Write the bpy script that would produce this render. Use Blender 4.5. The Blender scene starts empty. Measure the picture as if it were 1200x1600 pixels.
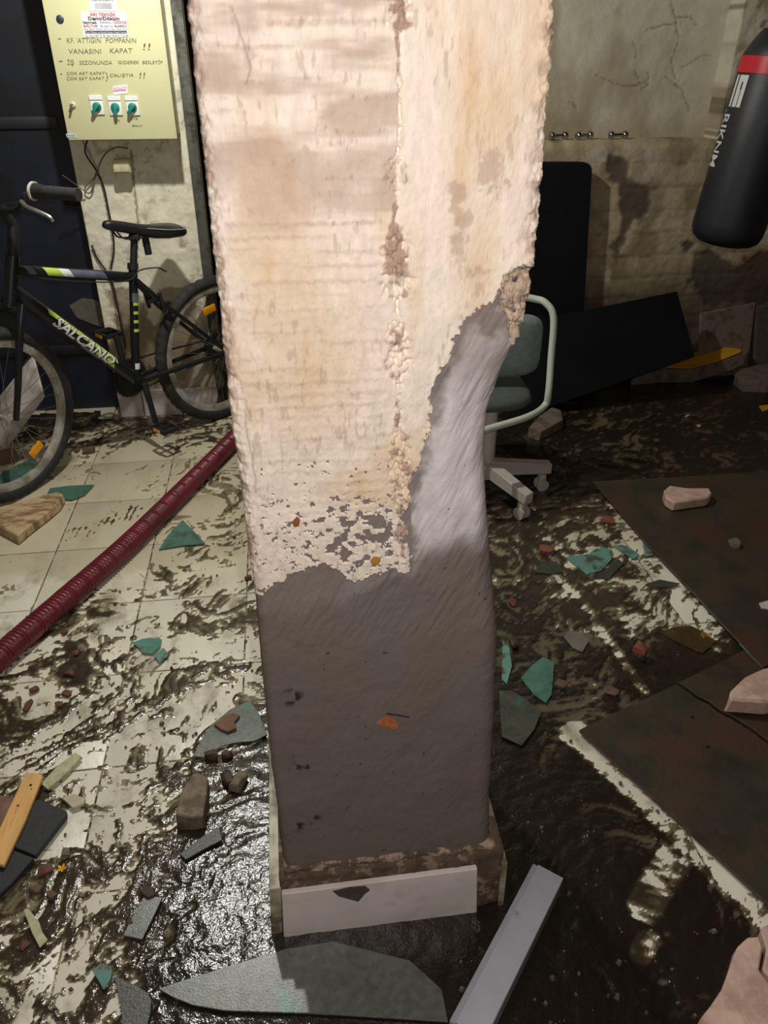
import bpy, bmesh, math, random
import numpy as np
from mathutils import Vector, Matrix

# ------------------------------------------------------------------ camera, light, exposure
scene = bpy.context.scene
COL = scene.collection
YAW, PITCH, FPX, CAMH = math.radians(7.5), math.radians(31.0), 1200.0, 1.5
cam_data = bpy.data.cameras.new('camera')
cam_data.sensor_fit = 'VERTICAL'; cam_data.sensor_height = 36.0; cam_data.lens = 36.0 * FPX / 1600.0
cam_data.clip_start = 0.02
cam = bpy.data.objects.new('camera', cam_data); COL.objects.link(cam)
cam.location = (0, 0, CAMH); cam.rotation_euler = (math.pi / 2 - PITCH, 0, -YAW)
scene.camera = cam

world = bpy.data.worlds.new('world'); scene.world = world; world.use_nodes = True
world.node_tree.nodes['Background'].inputs[0].default_value = (0.9, 1.0, 0.9, 1)
world.node_tree.nodes['Background'].inputs[1].default_value = 0.0

def point_light(name, loc, power, color, radius):
    l = bpy.data.lights.new(name, 'POINT'); l.energy = power; l.color = color; l.shadow_soft_size = radius
    o = bpy.data.objects.new(name, l); COL.objects.link(o); o.location = loc
    return o
LAMP = (-0.30, 2.42, 2.25)
point_light('ceiling_bulb', LAMP, 86, (1.0, 0.985, 0.92), 0.035)        # bare bulb of the cellar
point_light('phone_torch', (0.035, 0.0, 1.56), 38, (1.0, 0.92, 0.895), 0.006)   # torch of the phone taking the picture

scene.view_settings.view_transform = 'Standard'; scene.view_settings.look = 'None'
scene.view_settings.gamma = 1.0; scene.view_settings.use_curve_mapping = False
scene.view_settings.exposure = 0.0

# ------------------------------------------------------------------ where a pixel of the photograph meets a plane of the room
FW = np.array([math.sin(YAW) * math.cos(PITCH), math.cos(YAW) * math.cos(PITCH), -math.sin(PITCH)])
RT = np.array([math.cos(YAW), -math.sin(YAW), 0.0]); UP = np.cross(RT, FW); CC = np.array([0, 0, CAMH])
def ray(px, py): return FW + RT * ((px - 600) / FPX) - UP * ((py - 800) / FPX)
def fl(px, py, z=0.0):
    d = ray(px, py); return CC + d * ((z - CAMH) / d[2])
def wl(px, py, y):
    d = ray(px, py); return CC + d * (y / d[1])
def to_px(P):
    v = P - CC; dz = v @ FW
    return 600 + FPX * (v @ RT) / dz, 800 - FPX * (v @ UP) / dz

# ------------------------------------------------------------------ numpy noise
def _hash(ix, iy, seed):
    h = (ix.astype(np.int64) * 374761393 + iy.astype(np.int64) * 668265263 + seed * 974711) & 0xffffffff
    h = ((h ^ (h >> 13)) * 1274126177) & 0xffffffff
    return ((h ^ (h >> 16)) & 0xffffff) / float(0xffffff)
def vnoise(x, y, seed=0):
    x = np.asarray(x, float); y = np.asarray(y, float)
    ix = np.floor(x); iy = np.floor(y); fx = x - ix; fy = y - iy
    fx = fx * fx * fx * (fx * (fx * 6 - 15) + 10); fy = fy * fy * fy * (fy * (fy * 6 - 15) + 10)
    ix = ix.astype(np.int64); iy = iy.astype(np.int64)
    a = _hash(ix, iy, seed); b = _hash(ix + 1, iy, seed); c = _hash(ix, iy + 1, seed); d = _hash(ix + 1, iy + 1, seed)
    return (a * (1 - fx) + b * fx) * (1 - fy) + (c * (1 - fx) + d * fx) * fy
def fbm(x, y, octv=4, seed=0, gain=0.5):
    s = 0; amp = 1; tot = 0; f = 1.0
    for o in range(octv):
        s = s + amp * vnoise(x * f + 17.3 * o, y * f - 9.1 * o, seed + o); tot += amp; amp *= gain; f *= 2.03
    return s / tot
def sstep(a, b, x):
    t = np.clip((x - a) / (b - a), 0, 1); return t * t * (3 - 2 * t)
def seg_dist(X, Y, pts, closed=False):
    d = np.full(X.shape, 1e9); n = len(pts)
    for i in range(n if closed else n - 1):
        ax, ay = pts[i]; bx, by = pts[(i + 1) % n]
        vx, vy = bx - ax, by - ay; L = vx * vx + vy * vy + 1e-12
        t = np.clip(((X - ax) * vx + (Y - ay) * vy) / L, 0, 1)
        d = np.minimum(d, np.hypot(X - ax - t * vx, Y - ay - t * vy))
    return d
def poly_sd(X, Y, pts):
    d = seg_dist(X, Y, pts, True); ins = np.zeros(X.shape, bool); n = len(pts)
    for i in range(n):
        ax, ay = pts[i]; bx, by = pts[(i + 1) % n]
        if ay == by: continue
        c = ((ay > Y) != (by > Y)) & (X < (bx - ax) * (Y - ay) / (by - ay) + ax)
        ins ^= c
    return np.where(ins, d, -d)

# ------------------------------------------------------------------ materials
def lin(c):
    return tuple(((v / 12.92) if v <= 0.04045 else ((v + 0.055) / 1.055) ** 2.4) for v in (q / 255 for q in c))
MATS = {}
def mat(name, rgb, rough=0.6, metal=0.0, var=0.2, vs=25.0, bump=0.0, bs=150.0, spec=0.5, rgb2=None, ms=12.0, mlo=0.45, mhi=0.6, rough2=None, stretch=None):
    """procedural principled material: colour noise, optional second colour in patches, fine bump"""
    if name in MATS: return MATS[name]
    m = bpy.data.materials.new(name); m.use_nodes = True; MATS[name] = m
    nt = m.node_tree; N = nt.nodes; L = nt.links; bs_ = N['Principled BSDF']
    geo = N.new('ShaderNodeNewGeometry'); co = geo.outputs['Position']
    if stretch:
        mp = N.new('ShaderNodeMapping'); mp.inputs['Scale'].default_value = stretch; L.new(co, mp.inputs['Vector']); co = mp.outputs[0]
    def noise(scale, detail=4, rgh=0.6):
        n = N.new('ShaderNodeTexNoise'); n.inputs['Scale'].default_value = scale; n.inputs['Detail'].default_value = detail
        n.inputs['Roughness'].default_value = rgh; L.new(co, n.inputs['Vector']); return n.outputs['Fac']
    c = lin(rgb)
    def rng(src, a, b, lo, hi):
        r = N.new('ShaderNodeMapRange'); r.inputs['From Min'].default_value = a; r.inputs['From Max'].default_value = b
        r.inputs['To Min'].default_value = lo; r.inputs['To Max'].default_value = hi; L.new(src, r.inputs['Value']); return r.outputs[0]
    mx = N.new('ShaderNodeMix'); mx.data_type = 'RGBA'
    mx.inputs[6].default_value = (*[min(1, v * (1 - var)) for v in c], 1); mx.inputs[7].default_value = (*[min(1, v * (1 + var)) for v in c], 1)
    L.new(rng(noise(vs), 0.3, 0.7, 0, 1), mx.inputs[0]); out = mx.outputs[2]
    rsock = None
    if rgb2 is not None:
        m2 = N.new('ShaderNodeMix'); m2.data_type = 'RGBA'; fac = rng(noise(ms, 6, 0.65), mlo, mhi, 0, 1)
        L.new(fac, m2.inputs[0]); L.new(out, m2.inputs[6]); m2.inputs[7].default_value = (*lin(rgb2), 1); out = m2.outputs[2]
        if rough2 is not None: rsock = rng(fac, 0, 1, rough, rough2)
    L.new(out, bs_.inputs['Base Color'])
    bs_.inputs['Roughness'].default_value = rough; bs_.inputs['Metallic'].default_value = metal
    if rsock: L.new(rsock, bs_.inputs['Roughness'])
    bs_.inputs['Specular IOR Level'].default_value = spec
    if bump > 0:
        b = N.new('ShaderNodeBump'); b.inputs['Strength'].default_value = 1.0; b.inputs['Distance'].default_value = bump
        L.new(noise(bs, 5, 0.6), b.inputs['Height']); L.new(b.outputs[0], bs_.inputs['Normal'])
    return m

def attr_mat(name, layers, rough=0.8, bump=0.0, bs=150.0, spec=0.3, var=0.12, vs=40.0, stretch=None):
    """base colour, then for each (attribute, colour): mix by a per-vertex stain map"""
    m = mat(name, layers[0][1], rough=rough, var=var, vs=vs, bump=bump, bs=bs, spec=spec, stretch=stretch)
    nt = m.node_tree; N = nt.nodes; L = nt.links; p = N['Principled BSDF']
    src = p.inputs['Base Color'].links[0].from_socket
    for at, c in layers[1:]:
        a = N.new('ShaderNodeAttribute'); a.attribute_name = at
        x = N.new('ShaderNodeMix'); x.data_type = 'RGBA'; L.new(a.outputs['Fac'], x.inputs[0]); L.new(src, x.inputs[6])
        x.inputs[7].default_value = (*lin(c), 1); src = x.outputs[2]
    L.new(src, p.inputs['Base Color']); return m

# ------------------------------------------------------------------ mesh building
class MB:
    def __init__(s): s.v = []; s.f = []; s.n = 0
    def add(s, V, Fc):
        V = np.asarray(V, float); s.v.append(V); s.f += [tuple(int(i) + s.n for i in f) for f in Fc]; s.n += len(V); return s
    def box(s, c, h, R=None, bev=0.0):
        c = np.asarray(c, float); R = np.eye(3) if R is None else np.asarray(R)
        if bev > 0:
            bm = bmesh.new(); bmesh.ops.create_cube(bm, size=2.0)
            for v in bm.verts: v.co = Vector((v.co.x * h[0], v.co.y * h[1], v.co.z * h[2]))
            bmesh.ops.bevel(bm, geom=list(bm.edges), offset=bev, segments=2, profile=0.5, affect='EDGES')
            bm.verts.index_update(); V = np.array([v.co[:] for v in bm.verts]); Fc = [[v.index for v in f.verts] for f in bm.faces]; bm.free()
        else:
            V = np.array([(x * h[0], y * h[1], z * h[2]) for x in (-1, 1) for y in (-1, 1) for z in (-1, 1)])
            Fc = [(0, 1, 3, 2), (4, 6, 7, 5), (0, 4, 5, 1), (2, 3, 7, 6), (0, 2, 6, 4), (1, 5, 7, 3)]
        return s.add(V @ R.T + c, Fc)
    def tube(s, pts, r, seg=10, cap=True, closed=False):
        P = np.asarray(pts, float); n = len(P); r = np.full(n, r) if np.isscalar(r) else np.asarray(r, float)
        T = np.roll(P, -1, 0) - np.roll(P, 1, 0) if closed else np.gradient(P, axis=0)
        T /= np.linalg.norm(T, axis=1)[:, None] + 1e-12
        ref = np.array([0, 0, 1.0]) if abs(T[0][2]) < 0.9 else np.array([1.0, 0, 0])
        u = np.cross(ref, T[0]); u /= np.linalg.norm(u); V = []
        for i in range(n):
            u = u - T[i] * (u @ T[i]); u /= np.linalg.norm(u) + 1e-12; w = np.cross(T[i], u)
            for k in range(seg):
                a = 2 * math.pi * k / seg; V.append(P[i] + r[i] * (math.cos(a) * u + math.sin(a) * w))
        Fc = []
        for i in range(n if closed else n - 1):
            j = (i + 1) % n
            for k in range(seg):
                k2 = (k + 1) % seg; Fc.append((i * seg + k, i * seg + k2, j * seg + k2, j * seg + k))
        if cap and not closed:
            Fc.append(tuple(range(seg))[::-1]); Fc.append(tuple((n - 1) * seg + k for k in range(seg)))
        return s.add(V, Fc)
    def lathe(s, prof, o, axis, seg=24, arc=None):
        """prof: (distance along axis, radius)"""
        o = np.asarray(o, float); ax = np.asarray(axis, float); ax /= np.linalg.norm(ax)
        ref = np.array([0, 0, 1.0]) if abs(ax[2]) < 0.9 else np.array([1.0, 0, 0])
        u = np.cross(ref, ax); u /= np.linalg.norm(u); w = np.cross(ax, u); V = []
        for d, r in prof:
            for k in range(seg):
                a = 2 * math.pi * k / seg; V.append(o + ax * d + r * (math.cos(a) * u + math.sin(a) * w))
        Fc = []
        for i in range(len(prof) - 1):
            for k in range(seg):
                k2 = (k + 1) % seg; Fc.append((i * seg + k, i * seg + k2, (i + 1) * seg + k2, (i + 1) * seg + k))
        Fc.append(tuple(range(seg))[::-1]); Fc.append(tuple((len(prof) - 1) * seg + k for k in range(seg)))
        return s.add(V, Fc)
    def prism(s, top, off):
        """polygon of 3D points swept by the vector off (or a per-vertex array)"""
        T = np.asarray(top, float); n = len(T); B = T + np.asarray(off, float)
        return s.add(np.vstack([T, B]), [tuple(range(n)), tuple(range(2 * n - 1, n - 1, -1))] + [(i, i + n, (i + 1) % n + n, (i + 1) % n) for i in range(n)])
    def quad(s, a, b, c, d): return s.add([a, b, c, d], [(0, 1, 2, 3)])
    def build(s, name, material, parent=None, smooth=40, loc=None, bevel=0.0):
        V = np.vstack(s.v)
        root = parent
        while root is not None and root.parent is not None: root = root.parent
        if root is not None: base = np.array(ROOT[root.name])
        elif loc is not None: base = np.asarray(loc, float)
        else: base = np.array([(V[:, 0].min() + V[:, 0].max()) / 2, (V[:, 1].min() + V[:, 1].max()) / 2, V[:, 2].min()])
        me = bpy.data.meshes.new(name); me.from_pydata((V - base).tolist(), [], s.f); me.update()
        bm = bmesh.new(); bm.from_mesh(me)
        if bevel > 0: bmesh.ops.bevel(bm, geom=list(bm.edges), offset=bevel, segments=1, affect='EDGES', clamp_overlap=True)
        bmesh.ops.recalc_face_normals(bm, faces=bm.faces); bm.to_mesh(me); bm.free()
        return link(name, me, material, parent, base, smooth)
ROOT = {}
def link(name, me, material, parent=None, base=(0, 0, 0), smooth=40):
    me.polygons.foreach_set('use_smooth', [bool(smooth)] * len(me.polygons))
    if smooth and smooth < 180: me.set_sharp_from_angle(angle=math.radians(smooth))
    if not me.materials: me.materials.append(material)
    o = bpy.data.objects.new(name, me); COL.objects.link(o)
    if parent is None: o.location = base; ROOT[o.name] = tuple(base)
    else: o.parent = parent
    return o
def tag(o, label=None, cat=None, group=None, kind=None):
    if label: o['label'] = label
    if cat: o['category'] = cat
    if group: o['group'] = group
    if kind: o['kind'] = kind
    return o
def thing(name, loc, label, cat, group=None):
    o = bpy.data.objects.new(name, None); COL.objects.link(o); o.location = loc; o.empty_display_size = 0.05
    ROOT[o.name] = tuple(loc); return tag(o, label, cat, group)
def dup(o, parent=None, mtx=None):
    c = o.copy(); COL.objects.link(c); c.parent = parent
    if mtx is not None: c.matrix_basis = mtx
    return c
def grid_mesh(name, V, nu, nv, attrs, material, parent=None, base=(0, 0, 0), keep=None, flip=False):
    """V: (nv*nu,3) rows of nu points. keep: boolean per quad"""
    idx = np.arange(nu * nv).reshape(nv, nu)
    q = np.stack([idx[:-1, :-1], idx[:-1, 1:], idx[1:, 1:], idx[1:, :-1]], -1).reshape(-1, 4)
    if flip: q = q[:, ::-1]
    if keep is not None: q = q[keep.reshape(-1)]
    used = np.unique(q); rem = np.full(nu * nv, -1); rem[used] = np.arange(len(used)); q = rem[q]; V = V[used] - np.asarray(base)
    me = bpy.data.meshes.new(name); me.vertices.add(len(V)); me.vertices.foreach_set('co', V.astype(np.float32).ravel())
    me.loops.add(q.size); me.loops.foreach_set('vertex_index', q.astype(np.int32).ravel())
    me.polygons.add(len(q)); me.polygons.foreach_set('loop_start', (np.arange(len(q)) * 4).astype(np.int32))
    me.update(calc_edges=True)
    for k, a in attrs.items():
        at = me.attributes.new(k, 'FLOAT', 'POINT'); at.data.foreach_set('value', np.asarray(a, np.float32).ravel()[used])
    me.materials.append(material)
    return link(name, me, material, parent, base, smooth=180)
def text_mesh(txt, size, bold=0.0, shear=0.0, align='LEFT', res=2, maxlen=0.0):
    c = bpy.data.curves.new('t', 'FONT'); c.body = txt; c.size = size; c.align_x = align; c.offset = bold; c.shear = shear; c.resolution_u = res
    o = bpy.data.objects.new('t', c); COL.objects.link(o); bpy.context.view_layer.update()
    me = bpy.data.meshes.new_from_object(o.evaluated_get(bpy.context.evaluated_depsgraph_get()))
    if maxlen > 0:                                          # finer triangles, so that letters can bend round a tube
        bm = bmesh.new(); bm.from_mesh(me); bmesh.ops.triangulate(bm, faces=bm.faces)
        for _ in range(6):
            es = [e for e in bm.edges if e.calc_length() > maxlen]
            if not es: break
            bmesh.ops.subdivide_edges(bm, edges=es, cuts=1); bmesh.ops.triangulate(bm, faces=bm.faces)
        bm.to_mesh(me); bm.free()
    V = np.array([v.co[:] for v in me.vertices]); Fc = [tuple(p.vertices) for p in me.polygons]
    bpy.data.objects.remove(o); bpy.data.curves.remove(c); bpy.data.meshes.remove(me)
    return V, Fc
rnd = random.Random(4)

# ================================================================== SETTING
tile_m = mat('floor_tile', (230, 225, 206), rough=0.35, var=0.12, vs=6, rgb2=(120, 104, 76), ms=7, mlo=0.52, mhi=0.72, bump=0.0008, bs=60, stretch=(1.0, 0.6, 1))
def tile_dust(m):
    # older, dusty tiles towards the back of the cellar; the front ones were rinsed
    nt = m.node_tree; N = nt.nodes; L = nt.links; p = N['Principled BSDF']; src = p.inputs['Base Color'].links[0].from_socket
    g = N.new('ShaderNodeNewGeometry'); sp = N.new('ShaderNodeSeparateXYZ'); L.new(g.outputs['Position'], sp.inputs[0])
    n = N.new('ShaderNodeTexNoise'); n.inputs['Scale'].default_value = 5; n.inputs['Detail'].default_value = 5; L.new(g.outputs['Position'], n.inputs['Vector'])
    ad = N.new('ShaderNodeMath'); ad.operation = 'MULTIPLY_ADD'; ad.inputs[1].default_value = 0.9; L.new(n.outputs['Fac'], ad.inputs[0]); L.new(sp.outputs['Y'], ad.inputs[2])
    r = N.new('ShaderNodeMapRange'); r.inputs['From Min'].default_value = 2.45; r.inputs['From Max'].default_value = 2.75; r.inputs['To Max'].default_value = .8; L.new(ad.outputs[0], r.inputs['Value'])
    x = N.new('ShaderNodeMix'); x.data_type = 'RGBA'; L.new(r.outputs[0], x.inputs[0]); L.new(src, x.inputs[6]); x.inputs[7].default_value = (*lin((196, 185, 156)), 1); L.new(x.outputs[2], p.inputs['Base Color'])
tile_dust(tile_m)
grout_m = mat('grout', (70, 60, 45), rough=0.8, bump=0.001)
wallback_m = mat('plain_wall', (120, 112, 95), rough=0.9, var=0.3, vs=4, bump=0.004, bs=30)
ceil_m = mat('ceiling', (90, 88, 80), rough=0.9, bump=0.003)

# floor: grout bed with separate tiles laid on it
fm = MB(); fm.quad((-2.6, -1.6, -0.003), (3.6, -1.6, -0.003), (3.6, 4.6, -0.003), (-2.6, 4.6, -0.003))
floor = tag(fm.build('floor', grout_m, loc=(0, 0, 0), smooth=0), kind='structure')
TS = 0.3325; tb = MB(); tb.box((0, 0, -0.004), (TS / 2 - 0.0022, TS / 2 - 0.0022, 0.004), bev=0.0012)
tile0 = None
for i in range(-6, 10):
    for j in range(-5, 8):
        cx, cy = -0.512 + (i + 0.5) * TS, 2.028 + (j + 0.5) * TS
        if cy > 4.3 or cy < 0.2 or abs(cx - 0.13 * cy) > 0.75 + 0.62 * cy: continue
        if -0.05 < cx < 0.3 and 0.95 < cy < 1.25: continue
        if tile0 is None: tile0 = tb.build('tile', tile_m, floor, smooth=30); t = tile0
        else: t = dup(tile0, floor)
        t.location = (cx, cy, rnd.uniform(-0.0006, 0.0006)); t.rotation_euler = (rnd.uniform(-.002, .002), rnd.uniform(-.002, .002), rnd.choice([0, 1, 2, 3]) * math.pi / 2)

def wallbox(name, x0, x1, y0, y1, z0, z1, m):
    return tag(MB().box(((x0 + x1) / 2, (y0 + y1) / 2, (z0 + z1) / 2), ((x1 - x0) / 2, (y1 - y0) / 2, (z1 - z0) / 2)).build(name, m, smooth=0), kind='structure')
wallbox('wall_left', -2.7, -2.6, -1.6, 4.6, -0.003, 2.5, wallback_m)
wallbox('wall_right', 3.6, 3.7, -1.6, 4.6, -0.003, 2.5, wallback_m)
wallbox('wall_front', -2.6, 3.6, -1.7, -1.6, -0.003, 2.5, wallback_m)
wallbox('ceiling', -2.7, 3.7, -1.7, 4.7, 2.5, 2.6, ceil_m)
wallbox('wall_back', -2.6, 3.6, 4.1, 4.2, -0.003, 2.5, mat('dark_recess', (34, 34, 36), rough=0.9))

def wall_grid(name, x0, x1, z0, z1, y, dx, fn, material, depth_back, kind='structure', side=True):
    """heightfield wall face looking towards -Y, closed at the back; fn(X,Z)->(depth, attrs)"""
    nx = int((x1 - x0) / dx) + 1; nz = int((z1 - z0) / dx) + 1
    X, Z = np.meshgrid(np.linspace(x0, x1, nx), np.linspace(z0, z1, nz))
    d, attrs = fn(X, Z)
    # pad with a rim so that the slab has thickness
    def pad(A, mode='edge'): return np.pad(A, 1, mode='edge')
    Xp, Zp = pad(X), pad(Z); Y = pad(y + d)
    rim = np.zeros_like(Xp, bool); rim[0, :] = rim[-1, :] = rim[:, 0] = rim[:, -1] = True
    Y[rim] = depth_back
    V = np.stack([Xp, Y, Zp], -1).reshape(-1, 3)
    return tag(grid_mesh(name, V, nx + 2, nz + 2, {k: pad(a) for k, a in attrs.items()}, material, base=((x0 + x1) / 2, depth_back, z0)), kind=kind)

def lineset(y, *polys): return [[(wl(px, py, y)[0], wl(px, py, y)[2]) for px, py in p] for p in polys]
# --- pilaster behind the bicycle
PB = 3.53
pil_cr = lineset(PB, [(128, 218), (150, 262), (160, 290), (168, 330), (176, 380), (172, 430), (185, 520), (195, 560)],
                 [(143, 385), (160, 415), (175, 440), (190, 500), (196, 540)], [(205, 235), (210, 300), (216, 350), (214, 420)])
peel_p = lineset(PB, [(165, 450), (205, 440), (235, 470), (245, 540), (235, 600), (200, 610), (170, 560), (178, 500)],
                 [(250, 455), (300, 440), (310, 520), (290, 600), (250, 590), (240, 520)], [(280, 370), (300, 375), (296, 396), (278, 390)])
def pil_fn(X, Z):
    n = fbm(X * 14, Z * 14, 5, 3); n2 = fbm(X * 60, Z * 60, 3, 9)
    d = (n - 0.5) * 0.010 + (n2 - 0.5) * 0.003
    cr = np.zeros_like(X)
    for p in pil_cr: cr = np.maximum(cr, 1 - sstep(0.0015, 0.006, seg_dist(X + (n2 - .5) * .01, Z, p)))
    pe = np.zeros_like(X)
    for p in peel_p: pe = np.maximum(pe, sstep(-0.01, 0.012, poly_sd(X, Z, p) + (n - .5) * 0.12))
    low = sstep(0.55, 0.18, Z + (n - .5) * 0.25) * 0.8
    spots = sstep(0.64, 0.72, fbm(X * 45, Z * 45, 2, 21)) * sstep(.5, .62, fbm(X * 5, Z * 5, 2, 5))
    d = d + cr * 0.006 + pe * 0.004
    return d, {'crack': np.clip(cr * 0.75 + spots * .35, 0, 1), 'peel': np.clip(pe * .8 + low, 0, 1)}
pil_m = attr_mat('limewash', [('', (232, 226, 202)), ('peel', (142, 126, 102)), ('crack', (74, 66, 54))], rough=0.9, bump=0.002, bs=90, var=0.15, vs=18)
wall_grid('wall_left_pilaster', -0.805, -0.345, -0.003, 2.5, PB, 0.006, pil_fn, pil_m, 4.09)
# steel angle running up the pilaster's corner
tag(MB().box((-0.322, 3.535, 1.25), (0.020, 0.012, 1.25), bev=0.002).box((-0.308, 3.56, 1.25), (0.006, 0.03, 1.25)).build('trim_1', mat('steel_angle', (104, 104, 96), rough=0.6, metal=0.3, rgb2=(70, 66, 56), ms=20, bump=0.001)), kind='structure')
# --- navy door left of it, set back
door_m = mat('navy_door', (22, 30, 48), rough=0.55, var=0.35, vs=6, rgb2=(14, 16, 22), ms=4, mlo=.4, mhi=.6)
dm = MB().box((-1.68, 3.66, 1.25), (0.86, 0.02, 1.25)); d1 = dm.build('door_1', door_m, smooth=0); tag(d1, kind='structure')
for zz in (0.3, 1.25, 2.2): MB().box((-1.70, 3.634, zz), (0.84, 0.006, 0.022), bev=0.002).build('door_rail', door_m, d1)
bl = MB().box((-1.40, 3.634, 0.9), (0.05, 0.006, 0.9), bev=0.002).build('door_stile', mat('blue_paint', (26, 60, 110), rough=0.5, rgb2=(16, 24, 44), ms=6), d1)
st = lineset(3.63, [(108, 478), (128, 466), (152, 470), (162, 490), (160, 512), (140, 505), (120, 497)])[0]
MB().prism([(x, 3.638, z) for x, z in st], (0, -0.004, 0)).build('bare_patch', mat('bare_patch', (98, 92, 82), rough=0.9, bump=0.002), d1)

# --- right part of the back wall: lower wall with a ledge, upper wall set back, pilaster on the right
RY = 3.72
def right_low(X, Z):
    n = fbm(X * 9, Z * 9, 5, 31); n2 = fbm(X * 50, Z * 50, 3, 33)
    damp = np.zeros_like(X)
    for p in lineset(RY, [(955, 250), (985, 248), (990, 280), (1005, 300), (1008, 330), (990, 345), (982, 375), (965, 395), (955, 385), (968, 345), (972, 310), (960, 280)],
                     [(1080, 400), (1110, 395), (1150, 405), (1200, 400), (1210, 480), (1150, 480), (1090, 470), (1070, 440)], [(1060, 375), (1085, 380), (1075, 392)]):
        damp = np.maximum(damp, sstep(-0.012, 0.012, poly_sd(X, Z, p) + (n - .5) * 0.16))
    rust = np.zeros_like(X)
    for p in lineset(RY, [(1140, 390), (1230, 390), (1230, 475), (1160, 470)]): rust = sstep(-.02, .05, poly_sd(X, Z, p) + (n - .5) * 0.2)
    white = sstep(0.62, 0.68, fbm(X * 13, Z * 13, 4, 40)) * sstep(.45, .6, fbm(X * 4, Z * 4, 2, 41))
    lines = sstep(0.86, 1.0, np.cos((Z + (n - .5) * .03) * 2 * math.pi / 0.105))
    d = (n - .5) * 0.014 + (n2 - .5) * 0.004 + damp * 0.006 + lines * 0.003 + sstep(1.11, 1.145, Z) * 0.02
    dirt = np.clip(sstep(0.45, 0.7, n) * 0.6 + lines * 0.35 + sstep(0.75, 0.35, Z) * .35, 0, 1); low_dark = sstep(.62, .30, Z + (n - .5) * .22) * .85  # both layers turn the wall colour darker towards the floor
    return d, {'damp': damp * .9, 'rust': rust, 'white': white * .7, 'dirt': dirt, 'low_dark': low_dark}
low_m = attr_mat('damp_plaster', [('', (182, 166, 136)), ('dirt', (126, 108, 82)), ('white', (196, 190, 176)), ('rust', (134, 84, 46)), ('damp', (84, 78, 66)), ('low_dark', (70, 60, 46))], rough=0.9, bump=0.003, bs=70, var=0.18, vs=14)
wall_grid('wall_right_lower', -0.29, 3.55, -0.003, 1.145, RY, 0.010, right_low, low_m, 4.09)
UY = 3.86
cr_up = lineset(UY, [(1048, -60), (1050, 0), (1055, 28), (1080, 22), (1090, 40)], [(1055, 28), (1060, 60), (1050, 95), (1058, 130)], [(1010, 50), (1035, 42), (1055, 35)], [(990, 70), (994, 110), (1003, 138), (1015, 128), (1012, 112)],
                [(930, 120), (960, 128), (985, 134), (1010, 126)], [(1064, 102), (1085, 95), (1110, 88)], [(1055, 28), (1048, 10)], [(895, 150), (900, 170), (888, 160)], [(1040, 120), (1065, 145), (1080, 170)])
def right_up(X, Z):
    n = fbm(X * 8, Z * 8, 5, 51); n2 = fbm(X * 40, Z * 40, 3, 53)
    cr = np.zeros_like(X)
    for p in cr_up: cr = np.maximum(cr, 1 - sstep(0.0005, 0.0045, seg_dist(X + (n2 - .5) * .02, Z + (n - .5) * .05, p)))
    st = sstep(0.5, 0.75, fbm(X * 5 + 3, Z * 3, 4, 57)) * .7
    d = (n - .5) * 0.008 + (n2 - .5) * 0.002 + cr * 0.004
    return d, {'crack': cr * .6, 'dirt': np.clip(st + sstep(1.28, 1.15, Z + (n - .5) * .1) * .6, 0, 1)}
up_m = attr_mat('old_plaster', [('', (206, 200, 178)), ('dirt', (168, 154, 126)), ('crack', (110, 98, 78))], rough=0.9, bump=0.002, bs=60, var=0.12, vs=9)
wall_grid('wall_right_upper', -0.29, 3.55, 1.10, 2.5, UY, 0.007, right_up, up_m, 4.09)
def rp(X, Z):
    n = fbm(X * 12, Z * 12, 5, 61); n2 = fbm(X * 60, Z * 60, 3, 62)
    return (n - .5) * .02 + (n2 - .5) * .006, {'dirt': sstep(.45, .6, n), 'crack': sstep(.62, .7, fbm(X * 30, Z * 30, 3, 66)) * .7}
wall_grid('wall_right_pilaster', 2.06, 2.60, 1.10, 2.5, 3.74, 0.010, rp, up_m, 4.09)

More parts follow.
